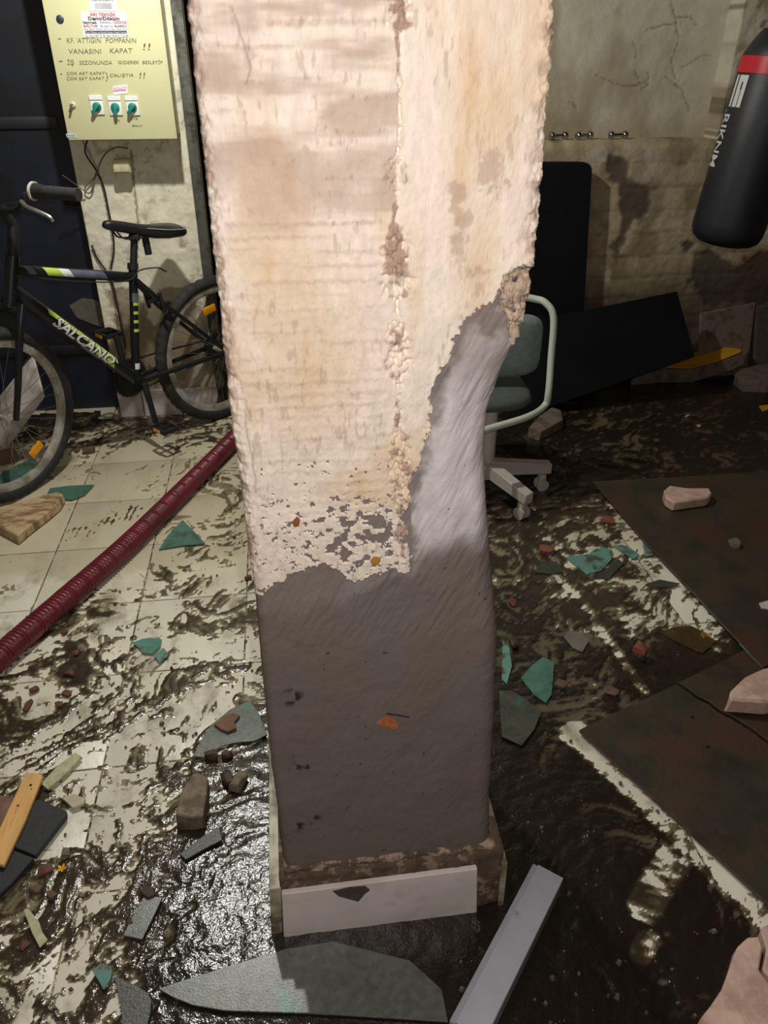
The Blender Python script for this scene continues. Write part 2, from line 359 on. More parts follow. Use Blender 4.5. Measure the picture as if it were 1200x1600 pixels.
# ================================================================== MUD on the floor
ROWS = [560, 600, 650, 700, 750, 800, 850, 900, 950, 1000, 1050, 1100, 1150, 1200, 1300, 1400, 1500, 1600, 1750]
COLS = [0, 100, 200, 300, 400, 600, 800, 900, 1000, 1100, 1200]
COV = [[.8, .8, .8, .8, .8, .9, .9, .9, .9, .9, .9],
       [1.0, 1.1, 1.1, 1.0, .9, .9, 1.2, 1.2, 1.2, 1.2, 1.2],
       [1.0, 1.2, 1.1, .9, .7, .9, 1.2, 1.06, 1.06, 1.1, 1.15],
       [.60, .42, .18, .25, .3, .8, 1.2, 1.02, 1.0, 1.06, 1.15],
       [.10, .08, .12, .12, .3, .8, 1.2, 1.15, 1.1, 1.1, 1.1],
       [.08, .12, .16, .14, .40, .7, .96, .92, .76, .8, .8],
       [.08, .08, .14, .34, .42, .6, .82, .64, .70, .8, .8],
       [.16, .08, .28, .42, .40, .6, .86, .82, .72, .8, .8],
       [.14, .32, .42, .42, .42, .6, 1.0, .88, .64, .7, .8],
       [.36, .40, .46, .46, .50, .7, 1.1, 1.0, .96, .9, .9],
       [.56, .50, .52, .54, .68, .9, 1.1, 1.0, 1.0, 1., 1.],
       [.58, .58, .58, .62, .85, 1., 1.1, 1.0, 1.0, 1.0, 1.0],
       [.55, .60, .60, .66, .95, 1.1, 1.2, .95, 1.0, 1.0, 1.0],
       [.52, .58, .58, .72, 1.1, 1.3, 1.3, 1.1, .95, 1.0, 1.0],
       [.74, .60, .56, .90, 1.3, 1.4, 1.4, 1.3, 1.1, .95, 1.0],
       [.84, .72, .72, 1.1, 1.4, 1.4, 1.4, 1.3, 1.15, 1.05, 1.0],
       [.70, .74, .88, 1.2, 1.4, 1.4, 1.4, 1.3, 1.2, 1.1, 1.1],
       [.66, .80, .94, 1.2, 1.4, 1.4, 1.4, 1.4, 1.25, 1.25, 1.2],
       [.66, .80, .94, 1.2, 1.4, 1.4, 1.4, 1.4, 1.25, 1.25, 1.2]]
COV = np.array(COV)
def cover(px, py):
    px = np.clip(px, COLS[0], COLS[-1] - 1e-3); py = np.clip(py, ROWS[0], ROWS[-1] - 1e-3)
    i = np.searchsorted(ROWS, py, 'right') - 1; j = np.searchsorted(COLS, px, 'right') - 1
    R = np.array(ROWS, float); K = np.array(COLS, float)
    a = (py - R[i]) / (R[i + 1] - R[i]); b = (px - K[j]) / (K[j + 1] - K[j])
    return (COV[i, j] * (1 - b) + COV[i, j + 1] * b) * (1 - a) + (COV[i + 1, j] * (1 - b) + COV[i + 1, j + 1] * b) * a
MNX, MNY = 520, 420
gx, gy = np.meshgrid(np.linspace(-280, 1480, MNX), np.concatenate([np.linspace(565, 800, 110), np.linspace(803, 1720, MNY - 110)]))
D = FW[None, None] + RT[None, None] * ((gx - 600) / FPX)[..., None] - UP[None, None] * ((gy - 800) / FPX)[..., None]
G = CC + D * ((0 - CAMH) / D[..., 2])[..., None]
GX, GY = G[..., 0], G[..., 1]
okfar = (GY < np.where(GX > -.35, 3.70, np.where(GX > -.9, 3.50, 3.60))) & (np.abs(GX) < 3.5)
wx = (fbm(GX * 3.1, GY * 3.1, 3, 71) - .5) * 0.35; wy = (fbm(GX * 3.1 + 9, GY * 3.1, 3, 72) - .5) * 0.35
ca, sa = math.cos(0.55), math.sin(0.55)
SX = (GX + wx) * ca + (GY + wy) * sa; SY = -(GX + wx) * sa + (GY + wy) * ca
nz = 0.42 * fbm(SX * 6, SY * 15, 4, 73, .6) + 0.58 * fbm(SX * 34, SY * 56, 5, 74, .65)
srt = np.sort(nz.ravel()); rank = np.searchsorted(srt, nz.ravel()).reshape(nz.shape) / nz.size   # uniform 0..1
cv = cover(gx, gy)
def clean_strip(pts, w, amt):
    global cv
    P = [tuple(fl(*p)[:2]) for p in pts]; cv = cv - amt * (1 - sstep(w * .4, w, seg_dist(GX, GY, P)))
clean_strip([(905, 1150), (1010, 1245), (1110, 1340), (1215, 1440)], 0.055, 0.75)     # wiped tile beside the sheet
clean_strip([(965, 795), (1010, 870), (1090, 960), (1110, 1000)], 0.07, 0.45)
clean_strip([(860, 890), (905, 935), (1005, 1080)], 0.018, 0.5)
clean_strip([(1050, 1345), (1005, 1420)], 0.045, 0.55); clean_strip([(1012, 1472), (1000, 1492)], 0.03, 0.6)
clean_strip([(60, 905), (110, 890)], 0.09, 0.35)
clean_strip([(405, 1035), (350, 1100), (290, 1165)], 0.014, 0.75)
# tyre track printed on the tiles
tr = [tuple(fl(*p)[:2]) for p in [(120, 835), (180, 815), (260, 775), (330, 745)]]
dtr = seg_dist(GX, GY, tr); trk = (1 - sstep(.03, .06, dtr)) * (np.sin((GX * .86 - GY * .1) * 2 * math.pi / 0.018) > 0.1)
# footprints: rows of sole bars
foot = np.zeros_like(GX)
for (px, py, ang) in [(1035, 1385, 1.1), (1020, 1480, 1.1), (290, 900, .7), (320, 985, .6), (230, 1010, .9), (150, 1180, .8)]:
    c = fl(px, py)[:2]; ux = (GX - c[0]) * math.cos(ang) + (GY - c[1]) * math.sin(ang); uy = -(GX - c[0]) * math.sin(ang) + (GY - c[1]) * math.cos(ang)
    e = (ux / .125) ** 2 + (uy / .045) ** 2
    foot = np.maximum(foot, (1 - sstep(.75, 1.05, e)) * (0.5 + .5 * np.sin(ux * 2 * math.pi / .024 + np.sin(uy * 60) * .8)))
thick = (cv - rank) + 0.10 * (fbm(GX * 60, GY * 60, 3, 77) - .5) + trk * .50 - foot * .22
lump = fbm(GX * 35, GY * 35, 4, 78)
hz = np.where(thick > 0, np.minimum(thick, .5) * 0.007 + np.clip(thick * 4, 0, 1) * (lump - .42) * 0.0045 * np.clip(cv, 0, 1), thick * 0.02)
hz = np.where(thick > 0, np.maximum(hz, 0.0004), np.maximum(hz, -0.0025))
V = np.stack([GX, GY, hz], -1).reshape(-1, 3)
q_ok = (hz > -0.0024) & okfar; keep = (q_ok[:-1, :-1] | q_ok[1:, :-1] | q_ok[:-1, 1:] | q_ok[1:, 1:]) & okfar[:-1, :-1] & okfar[1:, 1:] & okfar[1:, :-1] & okfar[:-1, 1:]
mud_m = attr_mat('wet_mud', [('', (62, 53, 40)), ('mud_dark', (37, 31, 25)), ('thin', (158, 146, 116))], rough=0.15, spec=0.75, var=0.4, vs=30)
def mud_bump(m, d1=0.0010, s1=165, d2=0.0003, s2=380):
    nt = m.node_tree; N = nt.nodes; L = nt.links; g = N.new('ShaderNodeNewGeometry'); prev = None
    for s_, d_ in ((s1, d1), (s2, d2)):
        n = N.new('ShaderNodeTexNoise'); n.inputs['Scale'].default_value = s_; n.inputs['Detail'].default_value = 2; L.new(g.outputs['Position'], n.inputs['Vector'])
        b = N.new('ShaderNodeBump'); b.inputs['Distance'].default_value = d_; L.new(n.outputs['Fac'], b.inputs['Height'])
        if prev: L.new(prev.outputs[0], b.inputs['Normal'])
        prev = b
    L.new(prev.outputs[0], N['Principled BSDF'].inputs['Normal'])
mud_bump(mud_m)
mud = grid_mesh('mud', V, MNX, gx.shape[0], {'thin': (1 - sstep(-0.02, 0.34, thick)) * (1 - .62 * sstep(.74, 1.0, cv)), 'mud_dark': sstep(.80, 1.05, cv)}, mud_m, base=(0, 0, 0), keep=keep, flip=True)  # mud colour turns darker where the coverage value is high
tag(mud, 'dark wet mud smeared and pooled over the pale floor tiles', 'mud', kind='stuff')

# ================================================================== CONCRETE COLUMN
CY, CB = 0.91, 1.30
col = thing('concrete_column', (0.116, 1.10, 0), 'square concrete column with cream paint above and grey render below, in the middle of the cellar', 'column')
def uz(px, py): p = wl(px, py, CY); return (p[0], p[2])
Lz = [(0.0, -.066), (.165, -.070), (.32, -.070), (.457, -.073), (.674, -.072), (.8, -.0695), (.933, -.072), (1.1, -.0755), (1.26, -.075), (1.43, -.074), (1.55, -.074), (2.5, -.078)]
Rz = [(0.0, .334), (.168, .334), (.217, .330), (.311, .322), (.397, .321), (.556, .314), (.696, .307), (.799, .294), (.881, .284), (.958, .272), (1.019, .2685), (1.076, .270), (1.138, .284), (1.18, .299), (1.237, .305), (1.29, .304), (1.43, .303), (1.55, .300), (2.5, .296)]
NU, NV = 300, 700
zz = np.concatenate([np.linspace(0.0, 0.12, 12)[:-1], np.linspace(0.12, 1.60, NV - 20), np.linspace(1.6, 2.5, 10)[1:]])
NVV = len(zz); tt = np.linspace(0, 1, NU)
Lu = np.interp(zz, *zip(*Lz)); Ru = np.interp(zz, *zip(*Rz))
for arr, sd in ((Lu, 1), (Ru, 2)):
    arr += (fbm(zz * 38, zz * 0 + sd * 7.3, 5, 80 + sd, .85) - .5) * np.where((zz > 1.18) if sd == 2 else (zz > .86), .0055, .003)
U = Lu[:, None] * (1 - tt) + Ru[:, None] * tt; Zg = np.repeat(zz[:, None], NU, 1)
# where the paint ends: outline read off the photograph on the face of the column
bnd = [(398, 932), (420, 917), (445, 905), (470, 891), (487, 884), (515, 881), (530, 895), (545, 913), (570, 905), (590, 897), (612, 893), (640, 900), (638, 870), (633, 840), (627, 810), (640, 770), (650, 720),
       (664, 680), (674, 640), (682, 592), (700, 553), (711, 520), (730, 495), (765, 472), (785, 458), (784, 430), (805, 420), (832, 418), (850, 420)]
paint_poly = [uz(380, 940)] + [uz(*p) for p in bnd] + [(.36, uz(850, 420)[1]), (.36, 2.6), (-.12, 2.6), (-.12, uz(380, 940)[1])]
agg_poly = [uz(*p) for p in [(783, 428), (805, 418), (850, 412), (850, 480), (840, 545), (812, 548), (800, 532), (792, 500), (780, 478), (785, 455)]]
n_f = fbm(U * 220, Zg * 220, 3, 91); n_m = fbm(U * 60, Zg * 60, 4, 92); n_l = fbm(U * 14, Zg * 14, 4, 93)
sdp = poly_sd(U, Zg, paint_poly)
jag = (n_m - .5) * .020 + (n_f - .5) * .010
paint = sdp + jag > 0
# flaked-off spots
fl_c = uz(555, 845); e = ((U - fl_c[0]) / .075) ** 2 + ((Zg - fl_c[1]) / .055) ** 2
flake = (fbm(U * 95, Zg * 120, 4, 95) > 0.60 - .10 * np.exp(-e) + .35 * (1 - np.exp(-e * .25))) & (Zg < 1.05)
flake |= (fbm(U * 160, Zg * 160, 3, 96) > 0.775) & (Zg < 1.04)
paint &= ~flake
agg = (poly_sd(U, Zg, agg_poly) + (n_f - .5) * .012) > 0
# seam of broken mortar running down the face
seam_x = np.interp(Zg, [0.85, .97, 1.1, 1.2, 1.3, 1.4, 1.5, 2.5], [uz(632, 885)[0], uz(628, 760)[0], uz(622, 640)[0], uz(620, 540)[0], uz(617, 400)[0], uz(620, 250)[0], uz(624, 100)[0], .116])
sw = .0022 + .015 * sstep(.46, .72, fbm(U * 0 + 3, Zg * 34, 3, 97))
seam = (1 - sstep(.6, 1.3, np.abs(U - seam_x + (n_m - .5) * .014) / sw)) * (Zg > .86)
seam_low = 1 - sstep(.5, 1.6, np.abs(U - seam_x - .004) / sw)
# comb lines left of the seam
lines = np.clip(np.cos((Zg + (fbm(U * 9, Zg * 30, 3, 98) - .5) * .010 + (n_f - .5) * .006) * 2 * math.pi / .0157), 0, 1) ** 1.2 * sstep(.35, .65, fbm(U * 12, Zg * 90, 3, 99)) * (.45 + .75 * fbm(U * 260, Zg * 120, 2, 127)) * sstep(.0, .03, seam_x - U) * (Zg > .93) * sstep(.0, .03, U - Lu[:, None])
h = np.zeros_like(U)                                       # + = towards the viewer
h += np.where(paint, .0012, 0) + (n_l - .5) * .006 + (n_m - .5) * .0022 * np.where(paint, 1, .35) + (n_f - .5) * .0012 * np.where(paint, 1, .3)
h += lines * .0009 + seam * ((n_m - .5) * .016 + (n_f - .5) * .014) * paint
h += np.where(agg, -.008 + (n_m - .5) * .026 + (n_f - .5) * .012, 0)
edgeL = (U - Lu[:, None]); edgeR = (Ru[:, None] - U)
rough_e = np.where(Zg > .86, (1 - sstep(0, .022, edgeL)), 0) + np.where(Zg > 1.2, (1 - sstep(0, .03, edgeR)), 0)
h += rough_e * (fbm(U * 90, Zg * 90, 4, 101, .7) - .5) * .020
# the broken-out right side, rendered over: hollow with a ridge
rel = np.interp(Zg, [.70, .82, .95, 1.05, 1.15, 1.21], [0, .012, .024, .030, .020, 0])
rx = np.interp(Zg, [.72, .85, .97, 1.10, 1.22], [.245, .215, .195, .205, .255])
h -= rel * sstep(0, .085, U - rx) ** 1.0 * (~paint)
h -= .007 * np.exp(-((U - rx + .022) / .014) ** 2) * sstep(.80, .92, Zg) * sstep(1.2, 1.1, Zg) * (~paint)
h += .016 * np.exp(-((U - .262) / .022) ** 2 - ((Zg - .955) / .06) ** 2) * (~paint)
h += .006 * np.exp(-((U - .285) / .03) ** 2 - ((Zg - .72) / .06) ** 2)
lower = (Zg < .86)
h += lower * .004 * (fbm(U * 8 + 2, Zg * 5, 3, 104) - .5)
str_ = fbm((U * .45 + Zg * .9) * 26, (U * .9 - Zg * .45) * 150, 4, 103)
h += (~paint & ~agg) * (str_ - .5) * np.where(Zg > .72, .0034, .0010)
# rounded arrises
for ed, rr in ((edgeL, .016), (edgeR, np.where(Zg > 1.2, .016, .030))):
    t_ = np.clip(1 - ed / rr, 0, 1); h -= rr * (1 - np.sqrt(np.clip(1 - t_ * t_, 0, 1)))
Yg = CY - h
# sides and back
def cols(u, y): return np.stack([u, y, zz], -1)
nside = 10
left = [cols(Lu + (fbm(zz * 20, zz * 0 + k, 2, 110) - .5) * .004, Yg[:, 0] + (CB - Yg[:, 0]) * (1 - k / nside)) for k in range(nside)]
right = [cols(Ru + (fbm(zz * 20, zz * 0 + k, 2, 111) - .5) * .004, Yg[:, -1] + (CB - Yg[:, -1]) * ((k + 1) / nside)) for k in range(nside)]
V = np.concatenate([np.stack(left, 1), np.stack([U, Yg, Zg], -1), np.stack(right, 1), left[0][:, None]], 1)
nu_all = V.shape[1]
def padc(A, l, r): return np.concatenate([np.repeat(l[:, None], nside, 1), A, np.repeat(r[:, None], nside + 1, 1)], 1)
pv = padc(paint, zz > .9, zz > 1.25); av = padc(agg, zz < -1, zz < -1)
qp = pv[:-1, :-1]; qa = av[:-1, :-1] & ~qp
stain = sstep(.50, .72, fbm(U * 9, Zg * 3.2, 4, 120)) * sstep(.0, .05, U - seam_x) * .75 + sstep(.55, .72, fbm(U * 10, Zg * 6, 4, 121)) * .45
for (px, py, ru, rz_) in [(735, 130, .022, .11), (770, 170, .03, .07), (745, 420, .022, .07), (720, 260, .012, .09), (420, 420, .03, .04), (560, 760, .05, .03), (480, 560, .06, .10)]:
    c = uz(px, py); stain = np.maximum(stain, np.exp(-((U - c[0]) / ru) ** 2 - ((Zg - c[1]) / rz_) ** 2) * (.35 + .9 * fbm(U * 80, Zg * 9, 4, 128)) * .75)
stain = np.clip(stain, 0, 1)
speck = sstep(.66, .74, fbm(U * 190, Zg * 55, 3, 122)) * .55 * sstep(.35, .6, fbm(U * 12, Zg * 12, 3, 126))
dirt = np.clip(lines * (.26 + .30 * sstep(1.2, 1.4, Zg)) * sstep(.9, 1.2, Zg) + speck * .7 + rough_e * sstep(.45, .65, fbm(U * 60, Zg * 60, 3, 123)) * .8, 0, 1)
dirt = np.maximum(dirt, sstep(1.22, 1.42, Zg + (n_l - .5) * .25) * sstep(.36, .58, fbm(U * 9, Zg * 36, 4, 124)) * .62 * (U < seam_x))
dirt = np.maximum(dirt, seam * sstep(.50, .60, n_m) * .9)
for (px, py, r_) in [(765, 268, .014), (718, 300, .009), (717, 340, .011), (714, 385, .012), (745, 422, .008), (476, 235, .006), (552, 610, .008)]:
    c = uz(px, py); dirt = np.maximum(dirt, (1 - sstep(.6, 1.1, np.hypot(U - c[0], (Zg - c[1]) * .7) / r_ + (n_m - .5) * 2.6 + (n_f - .5) * 1.2)) * .5)
crk = np.zeros_like(U)
for p in [[(382, 640), (388, 690), (398, 720), (402, 770)], [(360, 620), (385, 625), (392, 650)], [(360, 10), (380, 70), (390, 110), (385, 130)]]:
    crk = np.maximum(crk, 1 - sstep(.0006, .0018, seg_dist(U + (n_m - .5) * .008, Zg, [uz(*q) for q in p])))
tape = np.maximum(0, 1 - sstep(.0, .006, np.abs(sdp))) * 0
zero_l, zero_r = zz * 0, zz * 0
A_p = {'stain': padc(stain, zero_l, zero_r), 'dirt': padc(dirt, zero_l + .3, zero_r + .3), 'crack': padc(crk * .35, zero_l, zero_r)}
paint_m = attr_mat('flaking_paint', [('', (238, 225, 208)), ('stain', (216, 184, 138)), ('dirt', (172, 144, 126)), ('crack', (100, 80, 66))], rough=0.75, spec=.3, bump=0.0015, bs=320, var=0.10, vs=90, stretch=(1, 1, .32))
# render: light and dry above, dark with damp below the flood line
dampness = sstep(.92, .84, Zg + (n_l - .5) * .10 + (U - .2) * -.25)
dampness = np.maximum(dampness, (1 - sstep(.006, .022, np.abs(sdp) + (n_m - .5) * .018)) * (Zg > .86) * .8)
dampness = np.maximum(dampness, (U < seam_x + .012) * .85); dk = uz(775, 505); dampness = np.maximum(dampness, (1 - sstep(.5, 1.2, np.hypot((U - dk[0]) / .03, (Zg - dk[1]) / .022) + (n_m - .5) * 1.5)) * .8)
dd = np.zeros_like(U)
for (px, py, r_) in [(480, 1285, .03), (550, 1268, .014), (470, 1200, .02), (455, 1090, .02)]:
    c = uz(px, py); dd = np.maximum(dd, sstep(.52, .7, n_m) * (1 - sstep(.5, 1.3, np.hypot(U - c[0], Zg - c[1]) / r_)))
dd = np.maximum(dd, (fbm(U * 90, Zg * 90, 2, 131) > .91) * .7)
warm = sstep(.5, .7, fbm(U * 7, Zg * 5, 3, 133)) * .5
A_r = {'damp': padc(dampness, zz * 0 + 1, zz * 0 + 1), 'spot': padc(dd, zz * 0, zz * 0), 'warm': padc(warm, zz * 0, zz * 0)}
render_m = attr_mat('cement_render', [('', (204, 197, 196)), ('damp', (118, 110, 104)), ('warm', (120, 104, 94)), ('spot', (50, 44, 38))], rough=0.7, spec=.3, bump=0.0007, bs=260, var=0.10, vs=22)
agg_m = mat('exposed_concrete', (188, 168, 146), rough=0.9, var=.35, vs=60, rgb2=(140, 122, 106), ms=45, bump=0.003, bs=130)
Vf = V.reshape(-1, 3); cb = ROOT[col.name]
grid_mesh('painted_plaster', Vf, nu_all, NVV, A_p, paint_m, col, cb, keep=qp)
grid_mesh('render_coat', Vf, nu_all, NVV, A_r, render_m, col, cb, keep=~qp & ~qa)
grid_mesh('exposed_concrete', Vf, nu_all, NVV, {}, agg_m, col, cb, keep=qa)

def rock_bm(mb, c, size, seed, rotz=0.0, n=26, tilt=(0, 0)):
    r = random.Random(seed); bm = bmesh.new()
    for i in range(n):
        v = Vector((r.uniform(-1, 1), r.uniform(-1, 1), r.uniform(-1, 1)))
        m_ = max(abs(v.x), abs(v.y), abs(v.z)); v = v / m_ * r.uniform(.78, 1.0); v = v * (0.6 + .4 / max(1, v.length))
        bm.verts.new((v.x * size[0], v.y * size[1], v.z * size[2]))
    g = bmesh.ops.convex_hull(bm, input=bm.verts); bmesh.ops.delete(bm, geom=[x for x in g['geom_interior'] if isinstance(x, bmesh.types.BMVert)], context='VERTS')
    bmesh.ops.bevel(bm, geom=list(bm.edges), offset=min(size) * .07, segments=1, affect='EDGES')
    R = Matrix.Rotation(rotz, 3, 'Z') @ Matrix.Rotation(tilt[0], 3, 'X') @ Matrix.Rotation(tilt[1], 3, 'Y')
    bm.verts.index_update(); Vv = np.array([(R @ v.co)[:] for v in bm.verts]); Ff = [[v.index for v in f.verts] for f in bm.faces]; bm.free()
    Vv[:, 2] -= Vv[:, 2].min(); return mb.add(Vv + np.asarray(c), Ff)
st_m = mat('dark_pebble', (74, 70, 70), rough=.5, var=.3, vs=80); st_l = mat('pale_pebble', (176, 156, 130), rough=.8, var=.2, vs=80)
for (px, py, s_, mm) in [(805, 437, .008, st_m), (799, 458, .009, st_m), (815, 462, .006, st_m), (806, 490, .007, st_m), (808, 520, .011, st_l), (802, 533, .009, st_l), (812, 500, .008, st_l), (808, 425, .010, st_l), (800, 515, .009, st_l), (818, 478, .008, st_l)]:
    p = wl(px, py, CY + .006); s_ *= .75
    mb = MB(); rock_bm(mb, p - np.array([0, -.008, s_]), (s_ * .85, s_ * .7, s_), int(px * 7 + py)); mb.build('aggregate_stone', mm, col, smooth=20)
# plinth
mort_m = mat('damp_mortar', (98, 80, 64), rough=.85, var=.35, vs=40, rgb2=(150, 130, 112), ms=26, mlo=.56, mhi=.62, bump=.003, bs=90)
def lumpy_box(name, x0, x1, y0, y1, z0, z1, m, amp, seed, parent, nx=60, nzz=14):
    X, Z = np.meshgrid(np.linspace(x0, x1, nx), np.linspace(z0, z1, nzz))
    Y = y0 - (fbm(X * 50, Z * 50, 4, seed) - .4) * amp; ZZ = Z + np.where(Z > z1 - 1e-6, (fbm(X * 40, X * 0, 3, seed + 4) - .5) * amp, 0)
    front = np.stack([X, Y, ZZ], -1); top = front[-1:].copy(); top[..., 1] = y1
    bot = front[:1].copy(); bot[..., 1] = y1
    A = np.concatenate([bot, front, top], 0); l = A[:, :1].copy(); l[..., 1] = y1; r_ = A[:, -1:].copy(); r_[..., 1] = y1
    A = np.concatenate([l, A, r_], 1)
    return grid_mesh(name, A.reshape(-1, 3), A.shape[1], A.shape[0], {}, m, parent, ROOT[parent.name])
lumpy_box('mortar_bed', -.080, .352, .897, 1.2, 0.0, .176, mort_m, .012, 140, col)
lip_m = mat('broken_plaster_edge', (196, 168, 144), rough=.8, var=.25, vs=60, rgb2=(96, 80, 66), ms=30, mlo=.45, mhi=.55, bump=.002, bs=120)
lumpy_box('plaster_lip', -.070, .335, .904, 1.0, .160, .186, lip_m, .012, 150, col, nzz=6)
pt_m = mat('baseboard_tile', (238, 228, 222), rough=.35, var=.08, vs=12, rgb2=(214, 200, 190), ms=5, mlo=.5, mhi=.66, bump=.0006, bs=40)
tl = [wl(440, 1397, .884), wl(746, 1358, .884), wl(745, 1427, .884), wl(444, 1470, .884)]
tl[2][2] = tl[3][2] = 0.001; tl[0][2] -= .002
MB().prism(tl, (0, .011, 0)).build('baseboard_tile', pt_m, col, smooth=0, bevel=.0012)
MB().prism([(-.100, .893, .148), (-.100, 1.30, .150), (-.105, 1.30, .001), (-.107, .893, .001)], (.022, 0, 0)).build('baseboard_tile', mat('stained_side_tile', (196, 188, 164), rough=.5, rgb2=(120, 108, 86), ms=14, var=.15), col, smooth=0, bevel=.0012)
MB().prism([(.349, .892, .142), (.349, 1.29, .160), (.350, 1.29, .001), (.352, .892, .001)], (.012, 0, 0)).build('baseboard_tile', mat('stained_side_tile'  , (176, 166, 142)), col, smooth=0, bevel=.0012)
# smear of mortar on the front tile
sm = [(520, 1392), (545, 1386), (570, 1384), (578, 1390), (570, 1396), (560, 1408), (545, 1404), (530, 1400)]
MB().prism([wl(px, py, .8835) for px, py in sm], (0, -.0015, 0)).build('mortar_smear', mat('grey_mortar', (84, 78, 72), rough=.8, bump=.002), col, smooth=0)

# leaf, twig and scraps stuck on the face
def surf_y(px, py):
    u, z = uz(px, py); k = int(np.argmin(np.abs(zz - z))); j = int(np.clip((u - Lu[k]) / (Ru[k] - Lu[k]) * (NU - 1), 0, NU - 1)); return Yg[max(0, k - 2):k + 3, max(0, j - 3):j + 4].min()
def stuck(name, pts, m, label, cat, th=.0024, bow=.0016):
    P = []; y = min(surf_y(*p) for p in pts)
    c = np.mean(pts, 0)
    for i, p in enumerate(pts): P.append(wl(p[0], p[1], y - .0022))
    P = np.array(P); cen = P.mean(0) + np.array([0, -bow, 0]); n = len(P); mb = MB()
    mb.add(np.vstack([P, cen, P + [0, th, 0]]), [(i, (i + 1) % n, n) for i in range(n)] + [tuple(range(n + 1, 2 * n + 1))[::-1]] + [(i, i + n + 1, (i + 1) % n + n + 1, (i + 1) % n) for i in range(n)])
    return tag(mb.build(name, m, smooth=60), label, cat)
leaf_m = mat('dry_leaf', (178, 112, 74), rough=.6, var=.25, vs=120, rgb2=(168, 94, 52), ms=90)
stuck('dry_leaf', [(589, 1130), (596, 1123), (606, 1120), (616, 1123), (622, 1131), (621, 1138), (612, 1140), (601, 1137)], leaf_m, 'dry orange-brown leaf stuck to the grey render of the column', 'leaf')
stuck('leaf_scrap', [(456, 817), (464, 808), (469, 813), (467, 822), (460, 824)], mat('brown_scrap', (140, 84, 50), rough=.7), 'small brown leaf scrap stuck on the cream paint, left', 'leaf')
stuck('leaf_scrap', [(579, 878), (584, 871), (592, 871), (595, 877), (590, 883), (582, 883)], mat('amber_scrap', (176, 122, 50), rough=.6), 'amber leaf scrap at the lower edge of the cream paint', 'leaf')
y_ = min(surf_y(x, 1117) for x in range(604, 640, 4)) - .0022
tag(MB().tube([wl(604, 1115, y_), wl(620, 1117, y_ - .001), wl(640, 1121, y_)], .0012, 6).build('twig', mat('twig', (46, 38, 30), rough=.8)), 'thin dark twig stuck to the render just above the leaf', 'twig')

# ================================================================== BICYCLE
BA = np.array([-.308, 3.458, 0.0]); bh = math.radians(-138.5); bf = np.array([math.cos(bh), math.sin(bh), 0]); bn = np.array([.663, -.749, 0])
LEAN = math.radians(0)
def BW(s, t, z): return BA + bf * s + bn * t + np.array([0, 0, z])
ax0, ax1 = np.array([.79, 0, 1.0]), np.array([.885, 0, .70]); STEER = math.radians(-17)
def steer(p):
    p = np.array(p, float); k = ax1 - ax0; k /= np.linalg.norm(k); v = p - ax0
    return ax0 + v * math.cos(STEER) + np.cross(k, v) * math.sin(STEER) + k * (k @ v) * (1 - math.cos(STEER))
def BS(s, t, z): return BW(*steer((s, t, z)))
bike = thing('bicycle', tuple(BW(.5, 0, 0)), 'black and lime mountain bicycle standing on the tiles by the navy door', 'bicycle')
blk = mat('black_paint', (24, 26, 30), rough=.35, var=.2); blkp = mat('black_plastic', (30, 30, 32), rough=.6, var=.25)
rub = mat('tire_rubber', (40, 40, 40), rough=.8, var=.3, vs=60, rgb2=(70, 64, 54), ms=18, mlo=.5, mhi=.75)
alu = mat('dull_alloy', (182, 180, 172), rough=.4, metal=.15, var=.2, rgb2=(140, 134, 120), ms=14); chrome = mat('bright_steel', (190, 190, 186), rough=.25, metal=1.0)
lime = mat('lime_decal', (196, 222, 92), rough=.4, var=.06); greyd = mat('grey_decal', (98, 102, 122), rough=.4); whited = mat('white_decal', (236, 238, 236), rough=.4, var=.03)
amber = mat('amber_reflector', (240, 160, 20), rough=.2, var=.15, spec=.8)
def T(a, b, n=2): return [np.array(a) + (np.array(b) - np.array(a)) * i / (n - 1) for i in range(n)]
def Bline(pts, W=BW): return [W(*p) for p in pts]
def catmull(pts, n=8):
    P = [np.array(p, float) for p in pts]; P = [2 * P[0] - P[1]] + P + [2 * P[-1] - P[-2]]; out = []
    for i in range(1, len(P) - 2):
        for k in range(n):
            t = k / n; a, b, c, d = P[i - 1], P[i], P[i + 1], P[i + 2]
            out.append(.5 * ((2 * b) + (c - a) * t + (2 * a - 5 * b + 4 * c - d) * t * t + (3 * b - a - 3 * c + d) * t ** 3))
    out.append(P[-2]); return out
def bone(name, pts, r, W=BW, m=blk, parent=bike, seg=14, sm=40): return MB().tube([W(*p) for p in pts], r, seg).build(name, m, parent, smooth=sm)
top_t = bone('top_tube', [(.374, 0, .725), (.845, 0, .842)], .019); down_t = bone('down_tube', [(.437, 0, .315), (.862, 0, .775)], .027)
seat_t = bone('seat_tube', [(.437, 0, .31), (.365, 0, .765)], .017); head_t = bone('head_tube', [(.825, 0, .885), (.882, 0, .715)], .023)
bone('bottom_bracket', [(.437, -.04, .31), (.437, .04, .31)], .023)
for s_ in (-1, 1):
    bone('chain_stay', T((.425, s_ * .025, .312), (.0, s_ * .062, .33)), .011); bone('seat_stay', [(.368, s_ * .02, .715), (.25, s_ * .045, .58), (.0, s_ * .062, .335)], .009)
bone('seat_post', [(.366, 0, .75), (.338, 0, .872)], .0135, m=blkp); bone('seat_clamp', [(.367, 0, .755), (.363, 0, .778)], .021, m=blkp)
